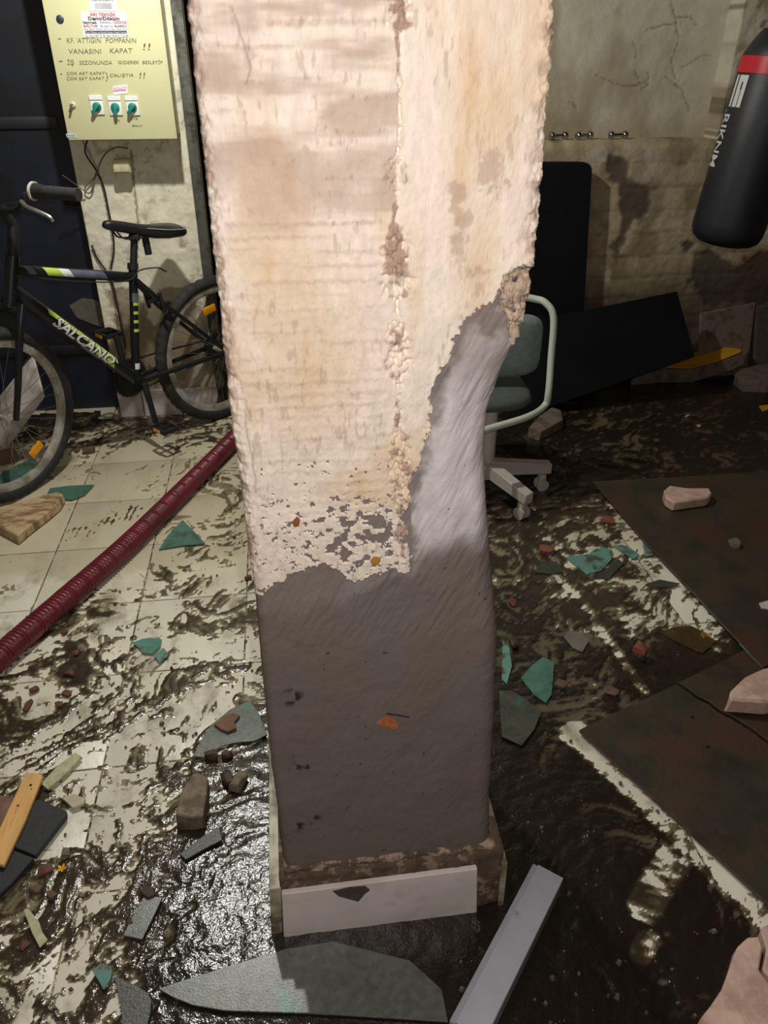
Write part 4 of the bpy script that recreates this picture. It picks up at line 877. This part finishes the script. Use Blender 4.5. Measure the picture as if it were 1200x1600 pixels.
for a in range(4):
    an = a * math.pi / 2 + .6; e = np.array([math.cos(an), math.sin(an), 0]) * .09
    MB().tube([pb1 + e - bax * .02, pb1 + e * .9 + bax * .02, hang], .007, 8).build('hanging_strap', strap_m, bag)
MB().tube([hang, (hang[0], hang[1], 2.5)], .006, 8).build('hanging_chain', mat('dull_alloy', (0, 0, 0)), bag)

# ================================================================== CHROME FITTINGS on the ledge
chm = mat('polished_chrome', (180, 180, 182), rough=.12, metal=1.0, var=.05)
for k, (px, py, an, lab) in enumerate([(872, 221, .2, 'chrome dumbbell-shaped fitting on the wall ledge, nearest the column'), (912, 219, .35, 'middle chrome dumbbell-shaped fitting on the wall ledge'), (965, 218, .05, 'chrome dumbbell-shaped fitting on the wall ledge, nearest the punching bag')]):
    p = wl(px, py, RY + .07); p[2] = 1.147 + .017; d = np.array([math.cos(an), math.sin(an), 0.0]); f_ = thing('chrome_fitting', (p[0], p[1], 1.146), lab, 'fitting', 'chrome fittings on the wall ledge')
    MB().tube([p - d * .03, p + d * .03], .008, 12).build('bar', chm, f_)
    for s_ in (-1, 1): MB().lathe([(-.014, .006), (-.011, .014), (-.004, .018), (.004, .018), (.011, .014), (.014, .006)], p + d * .034 * s_, d, 18).build('knob', chm, f_, smooth=60)

# ================================================================== BOARDS AND SLABS at the back right
bkm = mat('black_laminate', (12, 13, 18), rough=.8, var=.3, vs=5, spec=.15)
rc = []; 
for (px, py) in [(780, 252), (905, 252), (913, 253), (918, 257), (920, 264), (914, 370), (908, 480), (902, 600), (780, 600)]: rc.append(wl(px, py, 3.66))
for i in (-1, -2): rc[i][2] = 0.0
rc[-1][0] = rc[0][0]
rc = np.array(rc); tag(MB().prism(rc, (0, -.045, 0)).build('upright_board', mat('black_foam', (17, 18, 23), rough=.85, var=.2, spec=.2), smooth=0, bevel=.004), 'tall black board with rounded top corner standing upright against the wall behind the chair', 'board')
P = [wl(800, 508, 3.50), wl(1058, 455, 3.50), wl(1086, 556, 3.30), wl(850, 642, 3.25)]
P[3] = fl(815, 652, .0); P[2][2] = max(P[2][2], .10)
v1, v2 = P[1] - P[0], P[3] - P[0]; nn = np.cross(v1, v2); nn /= np.linalg.norm(nn); nn = nn if nn[1] > 0 else -nn
brd = tag(MB().prism(P, nn * .03).build('black_board', bkm, smooth=0, bevel=.002), 'large black board leaning askew against the wall in front of the upright black board', 'board')
foam_m = mat('pale_plaster', (124, 108, 94), rough=.9, var=.2, vs=14, bump=.003, bs=60, rgb2=(92, 78, 64), ms=14)
def slab_px(name, pts, ztop, th, m, label, cat, jitter=.12, seed=1, z0s=None, parent=None, bev=.003):
    r = random.Random(seed); T_ = [fl(px, py, ztop if z0s is None else z0s[i]) for i, (px, py) in enumerate(pts)]; T_ = np.array(T_); c = T_.mean(0)
    off = np.array([[(p[0] - c[0]) * r.uniform(-jitter, jitter), (p[1] - c[1]) * r.uniform(-jitter, jitter), -th] for p in T_])
    mb = MB().prism(T_, off); o = mb.build(name, m, parent, smooth=30, bevel=bev)
    if parent is None: tag(o, label, cat)
    return o
bfr = fl(1050, 599, 0)[1]
def tilted(name, front, back, yb, th, m, label, cat, parent=None, bev=.003):
    T_ = np.array([wl(px, py, bfr) for px, py in front] + [wl(px, py, yb) for px, py in back])
    o = MB().prism(T_, (0, 0, -th)).build(name, m, parent, smooth=30, bevel=bev)
    return tag(o, label, cat) if parent is None else o
ysl = tilted('broken_slab', [(988, 584), (1010, 579), (1040, 577), (1085, 577), (1130, 564), (1168, 549)], [(1163, 543), (1120, 539), (1085, 548), (1040, 566), (1005, 574)], bfr + .13, .075, foam_m, 'broken pale slab with a yellow top lying under the leaning black board', 'slab')
tilted('yellow_sheet', [(1038, 573), (1080, 574), (1126, 562), (1158, 549)], [(1156, 543), (1120, 539), (1086, 548), (1060, 559)], bfr + .13, .006, mat('yellow_paint', (206, 150, 24), rough=.7, var=.12), '', '', ysl, .0008)
def lean_slab(name, px_pts, ytop, ybot, th, m, label, cat):
    P = [wl(px, py, (ytop if i < 2 else ybot)) for i, (px, py) in enumerate(px_pts)]
    return tag(MB().prism(P, (0, th, .01)).build(name, m, smooth=0, bevel=.004), label, cat)
sl = [(1095, 488), (1182, 472), (1168, 566), (1090, 560)]
P = [wl(1095, 490, 3.69), wl(1182, 473, 3.69), wl(1168, 580, 3.64), wl(1092, 585, 3.64)]; P[2][2] = P[3][2] = 0.0
tag(MB().prism(P, (0, .02, .0)).build('plaster_slab', foam_m, smooth=0, bevel=.005), 'big pale plaster slab leaning on the wall behind the yellow-topped slab', 'slab')
P = [wl(1182, 478, 3.69), wl(1290, 470, 3.69), wl(1290, 590, 3.62), wl(1178, 585, 3.62)]; P[2][2] = P[3][2] = 0.0
tag(MB().prism(P, (0, .02, .0)).build('plaster_slab', mat('grey_plaster', (78, 72, 60), rough=.9, var=.2, bump=.003, bs=60), smooth=0, bevel=.005), 'grey plaster slab leaning on the wall at the right edge', 'slab')
slab_px('plaster_slab', [(1148, 584), (1162, 573), (1190, 568), (1240, 572), (1250, 592), (1200, 597), (1160, 595)], .06, .06, foam_m, 'pale plaster slab flat on the floor at the right edge', 'slab', .1, 8)
slab_px('plaster_lump', [(826, 668), (842, 650), (862, 636), (876, 640), (880, 655), (866, 663), (846, 674)], .05, .05, foam_m, 'pale plaster lump on the dark floor just right of the chair', 'rubble', .2, 9)
slab_px('yellow_scrap', [(1186, 634), (1200, 632), (1206, 638), (1192, 642)], .008, .005, mat('yellow_paint', (0, 0, 0)), 'small yellow scrap on the dark floor at the right edge', 'scrap', .0, 10, bev=.0006)

# ================================================================== GLASS SHEETS lying on the right
sheet_m = mat('muddy_sheet', (64, 59, 47), rough=.35, var=.3, vs=9, rgb2=(76, 52, 38), ms=4.5, mlo=.5, mhi=.64, bump=.0018, bs=70, rough2=.5)
edge_m = mat('teal_edge', (50, 150, 130), rough=.2, var=.1)
def sheet(pts, z, th, label, seed=1, zs=None):
    T_ = np.array([fl(px, py, z if zs is None else zs[i]) for i, (px, py) in enumerate(pts)])
    return tag(MB().prism(T_, (0, 0, -th)).build('glass_sheet', sheet_m, smooth=0, bevel=.0012), label, 'glass sheet')
g1 = sheet([(926, 752), (1060, 745), (1330, 728), (1420, 930), (1192, 1043), (1095, 938), (1010, 848)], .027, .008, 'large mud-covered glass sheet lying on the floor below the leaning black board')
MB().tube([fl(1157, 1006, .0225), fl(1190, 1041, .0225)], .0042, 6).build('teal_edge', edge_m, g1)
MB().tube([fl(1010, 848, .0225), fl(1022, 861, .0225)], .004, 6).build('teal_edge', edge_m, g1)
g2 = sheet([(905, 1140), (980, 1104), (1057, 1069), (1075, 1080), (1088, 1091), (1105, 1099), (1122, 1112), (1148, 1126), (1175, 1143), (1205, 1166), (1340, 1262), (1420, 1600), (1200, 1412), (1050, 1273)], .018, .010, 'mud-covered glass sheet in the right foreground, below the long crack', zs=None)
sheet([(1060, 1066), (1110, 1042), (1170, 1012), (1400, 930), (1400, 1290), (1345, 1258), (1208, 1162), (1178, 1139), (1151, 1122), (1125, 1108), (1108, 1095), (1091, 1087), (1078, 1077)], .0165, .009, 'mud-covered glass sheet between the long crack and the larger sheet above')
hole_m = mat('black_hole', (10, 10, 9), rough=.9)
for (px, py) in [(1082, 1121), (1106, 1167)]: MB().lathe([(-.0005, .0055), (.0004, .0055)], fl(px, py, .018), (0, 0, 1), 14).build('drill_hole', hole_m, g2, smooth=0)

# ================================================================== GLASS SHARDS
gl_clean = mat('teal_glass', (100, 150, 136), rough=.15, var=.15, vs=14, rgb2=(78, 80, 64), ms=26, mlo=.5, mhi=.62, spec=.6, rough2=.5)
gl_mud = mat('muddy_glass', (104, 110, 102), rough=.22, var=.25, vs=60, rgb2=(78, 132, 116), ms=9, mlo=.60, mhi=.66, spec=.6, bump=.0005, bs=330)
gl_dk = mat('dark_muddy_glass', (70, 72, 62), rough=.3, var=.3, vs=30, rgb2=(60, 104, 92), ms=10, mlo=.6, mhi=.68, bump=.0010, bs=200)
gl_grn = mat('green_glass', (82, 122, 108), rough=.2, var=.2, vs=10, rgb2=(58, 78, 66), ms=14, mlo=.5, mhi=.7)
edge_g = mat('shard_edge', (70, 150, 130), rough=.2)
SH = [
 ([(285, 812), (303, 830), (321, 850), (284, 852), (248, 858), (262, 836)], gl_grn, 'triangular teal glass shard on the tiles beside the red hose'),
 ([(207, 1003), (222, 998), (235, 996), (253, 999), (250, 1010), (238, 1021), (225, 1020)], gl_clean, 'teal glass shard left of the column base, below the hose'),
 ([(240, 1023), (256, 1012), (264, 1022), (250, 1036)], gl_clean, 'little diamond-shaped teal glass shard touching the larger one left of the column'),
 ([(302, 1181), (315, 1155), (330, 1132), (360, 1108), (390, 1095), (405, 1115), (417, 1148), (398, 1157), (365, 1160), (345, 1165), (322, 1183)], gl_mud, 'large muddy teal glass shard against the left side of the column'),
 ([(342, 1291), (347, 1312), (318, 1327), (290, 1343), (281, 1334), (310, 1311)], gl_dk, 'narrow grey glass strip lying beside the stone block'),
 ([(224, 1402), (240, 1401), (254, 1402), (238, 1435), (222, 1467), (192, 1461), (208, 1430)], gl_mud, 'grey glass shard with a teal corner in the bottom left mud'),
 ([(177, 1524), (192, 1530), (212, 1539), (230, 1550), (237, 1563), (233, 1590), (225, 1625), (192, 1625), (189, 1570)], gl_dk, 'curved dark glass shard cut by the bottom edge, left'),
 ([(144, 1516), (158, 1504), (176, 1511), (173, 1529), (162, 1546)], gl_clean, 'small teal-tipped glass shard above the curved shard at the bottom left'),
 ([(247, 1545), (280, 1534), (345, 1513), (447, 1482), (520, 1470), (640, 1500), (690, 1545), (700, 1596), (640, 1592), (560, 1587), (480, 1583), (410, 1581), (350, 1579), (300, 1570), (270, 1558)], gl_mud, 'long pointed muddy glass shard in front of the column base'),
 ([(78, 762), (110, 758), (147, 757), (132, 773), (112, 781), (70, 778)], gl_grn, 'green glass shard under the front wheel of the bicycle'),
 ([(-20, 752), (20, 730), (52, 714), (62, 724), (20, 752), (-20, 772)], gl_grn, 'green glass strip seen through the front wheel'),
 ([(884, 870), (900, 868), (919, 866), (930, 858), (945, 856), (957, 860), (955, 874), (940, 890), (918, 896), (900, 883)], gl_clean, 'bright teal glass shard on the lit tiles right of the column'),
 ([(958, 852), (972, 851), (986, 857), (999, 866), (992, 873), (976, 864)], gl_clean, 'slim teal glass shard just right of the bright teal one'),
 ([(1004, 846), (1012, 852), (1021, 866), (1008, 869)], gl_clean, 'small teal glass corner tucked against the large glass sheet'),
 ([(814, 1058), (830, 1040), (848, 1026), (866, 1034), (864, 1062), (862, 1085), (853, 1098), (835, 1086)], gl_grn, 'green glass shard standing out in the mud right of the column'),
 ([(780, 1078), (800, 1078), (820, 1092), (846, 1112), (835, 1140), (815, 1165), (784, 1150)], gl_dk, 'dark muddy glass shard right beside the column foot'),
 ([(881, 994), (889, 985), (906, 987), (921, 1000), (910, 1019), (895, 1012)], mat('grey_shard', (116, 112, 102), rough=.4, var=.15, bump=.001), 'pale grey shard in the brown mud right of the column'),
 ([(1034, 988), (1050, 980), (1078, 977), (1105, 990), (1118, 1003), (1098, 1020), (1066, 1006)], mat('brown_glass', (74, 60, 36), rough=.3, var=.3, rgb2=(176, 130, 30), ms=18, mlo=.62, mhi=.66), 'brown glass shard with a yellow corner near the edge of the glass sheet'),
 ([(1008, 912), (1030, 905), (1062, 912), (1050, 918), (1020, 917)], gl_dk, 'thin grey shard on the white tile beside the large glass sheet'),
 ([(785, 1000), (796, 1012), (800, 1040), (792, 1068), (784, 1060)], gl_clean, 'sliver of teal glass along the right side of the column'),
 ([(845, 878), (870, 876), (880, 893), (858, 896), (835, 894)], gl_dk, 'dull grey-green shard left of the bright teal one'),
 ([(935, 900), (965, 872), (975, 880), (950, 905)], gl_dk, 'dull grey shard right of the bright teal one'),
]
for k, (pts, m, lab) in enumerate(SH):
    z = .0085 + .0006 * (k % 3) + (.004 if max(p[1] for p in pts) > 1100 else 0); T_ = np.array([fl(px, py, z) for px, py in pts]); c = T_.mean(0)
    tx, ty = (rnd.uniform(-.03, .03) for _ in range(2)); T_[:, 2] += np.clip((T_[:, 0] - c[0]) * tx + (T_[:, 1] - c[1]) * ty, -.003, .003)
    o = tag(MB().prism(T_, (0, 0, -.0042)).build('glass_shard', m, smooth=0, bevel=.0006), lab, 'glass shard')

# ================================================================== LOOSE THINGS ON THE FLOOR
wood_y = mat('yellow_wood', (228, 180, 110), rough=.55, var=.18, vs=10, rgb2=(204, 146, 78), ms=20, mlo=.5, mhi=.7, stretch=(3, .6, 1)); blk_t = mat('black_stone', (44, 46, 50), rough=.6, var=.25, vs=80, bump=.0006, bs=200)
ws = slab_px('wood_strip', [(40, 1207), (54, 1207), (67, 1211), (40, 1280), (6, 1352), (-24, 1345), (10, 1270)], .034, .010, wood_y, 'yellow wooden strip lying across the black slabs at the left edge', 'wood', 0.0, 11, bev=.0015)
for (px, py, r_) in [(48, 1227, .0032), (28, 1259, .0026), (49, 1233, .0016)]:
    p = fl(px, py, .0338); MB().lathe([(0, r_), (.0007, r_)], p, (0, 0, 1), 10).build('nail_hole', hole_m, ws, smooth=0)
slab_px('stone_tile', [(48, 1252), (62, 1249), (104, 1267), (104, 1274), (55, 1337), (18, 1322)], .021, .014, blk_t, 'black stone slab under the yellow strip, upper one', 'slab', 0.0, 12, bev=.0015)
slab_px('stone_tile', [(16, 1326), (53, 1340), (20, 1378), (-30, 1425), (-40, 1392)], .020, .014, blk_t, 'black stone slab under the yellow strip, lower one', 'slab', 0.0, 13, bev=.0015)
slab_px('brown_stone', [(-20, 1245), (5, 1240), (24, 1246), (18, 1266), (0, 1292), (-24, 1290)], .030, .022, mat('brown_stone', (122, 92, 78), rough=.6, var=.2, bump=.002, bs=80), 'rounded brown stone at the left edge beside the yellow strip', 'stone', .15, 14, bev=.006)
spl = mat('pale_green_splinter', (186, 186, 150), rough=.5, var=.25, vs=60, bump=.001, bs=120)
slab_px('splinter', [(64, 1224), (90, 1196), (118, 1175), (127, 1182), (104, 1207), (74, 1233)], .016, .008, spl, 'long pale splinter lying beside the top of the yellow strip', 'splinter', .1, 15, bev=.001)
slab_px('splinter', [(36, 1421), (44, 1419), (60, 1438), (66, 1456), (75, 1468), (62, 1481), (50, 1458)], .014, .007, spl, 'pale splinter in the bottom left mud', 'splinter', .1, 16, bev=.001)
slab_px('stone_flake', [(96, 1246), (115, 1240), (133, 1247), (130, 1256), (114, 1262)], .014, .009, mat('white_flake', (196, 186, 162), rough=.8, bump=.001), 'white stone flake right of the black slabs', 'stone', .1, 17, bev=.001)
brick_m = mat('brick_red', (134, 80, 62), rough=.85, var=.25, vs=40, bump=.002, bs=120); brown_m = mat('rust_chip', (98, 62, 50), rough=.7, var=.3, vs=50, bump=.001)
stone_m = mat('grey_stone', (128, 116, 94), rough=.7, var=.25, vs=40, rgb2=(96, 84, 66), ms=24, bump=.002, bs=90); mudl = mat('mud_lump', (70, 56, 42), rough=.5, var=.35, vs=60, bump=.003, bs=140)
sbk = slab_px('stone_block', [(300, 1209), (312, 1207), (325, 1214), (323, 1240), (319, 1262), (317, 1276), (296, 1277), (274, 1272), (279, 1248), (290, 1224)], .046, .044, stone_m, 'squarish stone block in the wet mud left of the column', 'stone', .08, 18, bev=.003)
def rock(name, px, py, size, seed, m, label, cat='stone', rz=0.0, tilt=(0, 0), z=.002):
    mb = MB(); p = fl(px, py, z); rock_bm(mb, p, size, seed, rz, tilt=tilt); return tag(mb.build(name, m, smooth=25), label, cat)
rock('stone', 374, 1228, (.016, .030, .016), 21, stone_m, 'wet stone right of the stone block, touching the column side', rz=-.5)
rock('stone', 356, 1222, (.015, .024, .013), 22, mudl, 'mud-coated stone between the block and the wet stone', rz=.4)
slab_px('bark_chip', [(335, 1131), (348, 1120), (364, 1113), (375, 1117), (366, 1128), (370, 1137), (356, 1143), (346, 1139)], .022, .008, mat('bark', (120, 92, 74), rough=.8, var=.2, bump=.001), 'brown bark-like chip lying on the large muddy shard', 'chip', .1, 23, bev=.001)
rock('mud_lump', 331, 1186, (.020, .014, .013), 24, mudl, 'larger dark mud lump at the lower edge of the muddy shard', 'mud lump'); rock('mud_lump', 356, 1184, (.016, .012, .011), 25, mudl, 'smaller dark mud lump right of the other one, below the muddy shard', 'mud lump')
slab_px('mud_clod', [(218, 1392), (226, 1383), (240, 1385), (242, 1398), (230, 1403)], .02, .016, mudl, 'dark clod at the top of the grey shard with the teal corner', 'mud lump', .2, 26, bev=.002)
rub_m = mat('brown_rubble', (102, 82, 66), rough=.8, var=.25, vs=60, bump=.002, bs=150)
for k, (px, py, s_, m_, lab) in enumerate([
    (58, 1394, (.016, .011, .009), rub_m, 'brown rubble cube below the black slabs'), (82, 1401, (.013, .010, .008), rub_m, 'brown rubble piece just right of the rubble cube'),
    (72, 1362, (.013, .018, .006), brown_m, 'ribbed brown chip beside the yellow flower'), (104, 1336, (.015, .010, .007), mat('grey_stone', (0, 0, 0)), 'grey stone chip right of the black slabs'),
    (40, 1478, (.012, .009, .005), brown_m, 'brown chip left of the pale splinter'), (108, 1056, (.018, .013, .008), brown_m, 'largest rust chip in the cluster left of the column'),
    (120, 1022, (.014, .010, .007), brown_m, 'rust chip at the top of the cluster'), (104, 1086, (.015, .012, .006), brown_m, 'rust chip under the largest one'), (54, 1080, (.014, .011, .008), brown_m, 'rust chip at the left of the cluster'),
    (44, 1105, (.026, .009, .007), brown_m, 'long flat rust chip at the left of the cluster'), (102, 990, (.012, .008, .006), brown_m, 'small rust chip just under the hose'), (92, 1103, (.014, .009, .006), brown_m, 'rust chip at the bottom of the cluster'),
    (854, 864, (.030, .022, .014), brick_m, 'orange brick fragment right of the column'), (949, 816, (.028, .018, .012), brick_m, 'red brick fragment near the chair caster'), (998, 1028, (.024, .022, .020), brick_m, 'rust-red brick lump beside the brown glass shard'),
    (800, 944, (.018, .014, .012), brick_m, 'orange brick bit close to the column'), (1014, 866, (.012, .009, .008), brick_m, 'small brick bit near the small teal corner'), (803, 1010, (.018, .015, .012), mudl, 'dark clod close to the column'),
    (876, 1072, (.020, .016, .008), rub_m, 'brown rubble plate right of the green shard'), (955, 1082, (.022, .018, .006), rub_m, 'flat brown rubble near the lower glass sheet'), (140, 707, (.030, .022, .020), rub_m, 'brown stone on the tiles between the bicycle wheels'),
    (278, 706, (.016, .014, .010), rub_m, 'round brown stone on the joint near the hose'), (388, 905, (.014, .010, .008), brick_m, 'brick bit peeking out at the left edge of the column'), (205, 1445, (.012, .010, .007), mudl, 'small clod left of the grey shard'),
    (262, 1462, (.009, .008, .006), stone_m, 'pale pebble right of the grey shard'), (1146, 853, (.030, .026, .014), foam_m, 'rounded pale stone on the large glass sheet')]):
    zt = .022 if (px, py) == (1146, 853) else .002
    rock('stone' if m_ in (rub_m, foam_m, stone_m) else ('brick_fragment' if m_ is brick_m else ('rust_chip' if m_ is brown_m else 'mud_clod')), px, py, s_, 300 + k, m_, lab, 'rubble', rnd.uniform(0, 3), z=zt)
fmb = MB(); fc_ = fl(97, 1358, .010)
fo = thing('yellow_flower', tuple(fc_), 'tiny yellow flower in the mud right of the black slabs', 'flower')
for k in range(5):
    a = k * 2 * math.pi / 5; d = np.array([math.cos(a), math.sin(a), .5]); MB().prism([fc_, fc_ + d * .006 + np.array([-d[1], d[0], 0]) * .003, fc_ + d * .011, fc_ + d * .006 - np.array([-d[1], d[0], 0]) * .003], (0, 0, -.001)).build('petal', mat('yellow_petal', (240, 180, 10), rough=.5), fo, smooth=0)
slab_px('plaster_slab', [(-20, 797), (20, 786), (60, 775), (90, 768), (98, 771), (90, 785), (75, 800), (50, 818), (27, 836), (0, 822), (-20, 812)], .040, .036, mat('streaked_stone', (196, 172, 132), rough=.7, var=.15, rgb2=(134, 104, 70), ms=14, bump=.002, bs=60, stretch=(1, 3, 1)), 'beige broken slab in front of the bicycle at the left edge', 'slab', .06, 30, bev=.004)
# white tile leaning behind the front wheel
P = [fl(52, 560, .30), fl(68, 616, .25), fl(8, 705, .004), fl(-40, 690, .004)]
P = [wl(50, 556, 3.30), wl(67, 620, 3.22), fl(8, 702, .003), fl(-50, 680, .003)]
v1, v2 = P[1] - P[0], P[3] - P[0]; nn = np.cross(v1, v2); nn /= np.linalg.norm(nn); nn = nn if nn[1] > 0 else -nn
tag(MB().prism(P, nn * .012).build('broken_tile', mat('white_wall_tile', (0, 0, 0)), smooth=0, bevel=.001), 'broken white tile leaning behind the front wheel', 'tile')
rock('stone', 10, 722, (.06, .04, .03), 41, mat('reddish_stone', (120, 92, 80), rough=.8, bump=.002), 'reddish stone behind the front wheel at the left edge', 'rubble', .4)
# chunks on the right
pink = mat('pink_plaster', (214, 182, 166), rough=.85, var=.12, vs=20, bump=.002, bs=90, rgb2=(186, 152, 136), ms=16)
slab_px('plaster_chunk', [(1037, 766), (1046, 758), (1072, 762), (1108, 762), (1113, 770), (1106, 777), (1054, 785), (1040, 777)], .068, .040, pink, 'oblong pinkish plaster chunk lying on the far edge of the large glass sheet', 'rubble', .05, 50, bev=.005)
slab_px('plaster_chunk', [(1140, 1080), (1165, 1056), (1195, 1042), (1240, 1040), (1240, 1086), (1200, 1096), (1160, 1094), (1142, 1092)], .070, .050, pink, 'rough pinkish plaster chunk at the right edge where the two glass sheets meet', 'rubble', .12, 51, bev=.006)
slab_px('paper_scrap', [(1186, 942), (1200, 938), (1216, 946), (1204, 952), (1190, 950)], .030, .004, mat('white_paper', (206, 200, 196), rough=.7), 'white paper scrap on the large glass sheet at the right edge', 'paper', 0, 52, bev=.0004)
slab_px('plaster_slab', [(1083, 1612), (1095, 1590), (1110, 1572), (1128, 1545), (1140, 1512), (1152, 1480), (1168, 1464), (1186, 1462), (1192, 1480), (1186, 1515), (1205, 1540), (1330, 1640), (1200, 1720), (1060, 1690)], .035, .033, pink, 'large pinkish plaster slab in the bottom right corner', 'slab', .04, 53, bev=.003)
slab_px('plaster_slab', [(1188, 1450), (1215, 1436), (1330, 1500), (1340, 1625), (1210, 1536), (1192, 1514), (1198, 1482)], .030, .028, pink, 'pinkish plaster piece beside the large slab, cut by the right edge', 'slab', .04, 54, bev=.003)
# grey metal trunking in the foreground
gm = mat('grey_powder_coat', (180, 182, 192), rough=.4, var=.08, vs=12, rgb2=(150, 142, 134), ms=14, mlo=.6, mhi=.75)
ta, tb_ = fl(856, 1361, .062), fl(728, 1612, .058); dvec = tb_ - ta; LL = np.linalg.norm(dvec); dvec /= LL
wv = fl(880, 1372, .062) - fl(832, 1350, .062); wv -= dvec * (wv @ dvec); wd = np.linalg.norm(wv) / 2; wv /= 2 * wd; up_ = np.cross(wv, dvec); up_ = up_ if up_[2] > 0 else -up_
trk_o = thing('cable_trunking', (*((ta + tb_) / 2)[:2], 0), 'grey metal trunking box lying tilted in front of the column on the right', 'trunking')
R = np.stack([wv, dvec, up_], 1); mid = (ta + tb_) / 2; hh = .026
MB().box(mid - up_ * hh, (wd, LL / 2, hh), R, bev=.002).build('channel', gm, trk_o)
MB().box(mid + up_ * .003 + wv * .006, (wd - .005, LL / 2 - .001, .003), R, bev=.0012).build('cover', mat('grey_cover', (196, 198, 208), rough=.4, var=.06, rgb2=(160, 150, 140), ms=16, mlo=.62, mhi=.72), trk_o)
MB().box(mid + up_ * .0006 - wv * (wd - .0125), (.0012, LL / 2, .0008), R).build('groove', mat('dark_gap', (40, 40, 44), rough=.6), trk_o, smooth=0)
MB().box(mid - up_ * .016 + wv * (wd + .0004), (.0008, LL / 2, .0016), R).build('groove', mat('dark_gap', (40, 40, 44), rough=.6), trk_o, smooth=0)
MB().box(ta - up_ * hh - dvec * .0004, (wd * .84, .0008, hh * .8), R).build('end_opening', mat('dark_gap', (0, 0, 0)), trk_o, smooth=0)
# crumbs of rubble in the mud: too many to count
NOCRUMB = [[(926, 752), (1330, 728), (1420, 930), (1192, 1043), (1010, 848)], [(905, 1140), (1057, 1069), (1170, 1012), (1400, 930), (1420, 1600), (1050, 1273)], [(825, 1345), (885, 1372), (790, 1640), (690, 1640)], [(1060, 1690), (1140, 1500), (1190, 1450), (1330, 1500), (1330, 1700)], [(-40, 1200), (70, 1205), (110, 1270), (-30, 1430)]] + [q for q, _, _ in SH]
mb = MB(); rr = random.Random(8)
for i in range(900):
    px, py = rr.uniform(-40, 1240), rr.uniform(790, 1640); c = float(cover(np.array([px]), np.array([py]))[0])
    if rr.random() > c or (395 < px < 800 and py > 860 and py < 1480): continue
    p = fl(px, py, .003); 
    if any(poly_sd(np.array([float(px)]), np.array([float(py)]), q)[0] > -8 for q in NOCRUMB) or seg_dist(np.array([float(px)]), np.array([float(py)]), hose_pts)[0] < 45: continue
    s_ = rr.choice([.003, .004, .005, .007]) * rr.uniform(.6, 1.3); ang = rr.uniform(0, 6.28); pts_ = np.array([(math.cos(ang + k * 1.57) * s_ * rr.uniform(.6, 1), math.sin(ang + k * 1.57) * s_ * rr.uniform(.6, 1), 0) for k in range(4)])
    mb.add(np.vstack([pts_ + p, pts_ * .6 + p + [0, 0, s_ * .9]]), [(0, 1, 5, 4), (1, 2, 6, 5), (2, 3, 7, 6), (3, 0, 4, 7), (4, 5, 6, 7)])
tag(mb.build('rubble_crumbs', mat('crumbs', (104, 92, 74), rough=.6, var=.6, vs=55), smooth=0), 'crumbs of rubble scattered through the mud', 'rubble', kind='stuff')
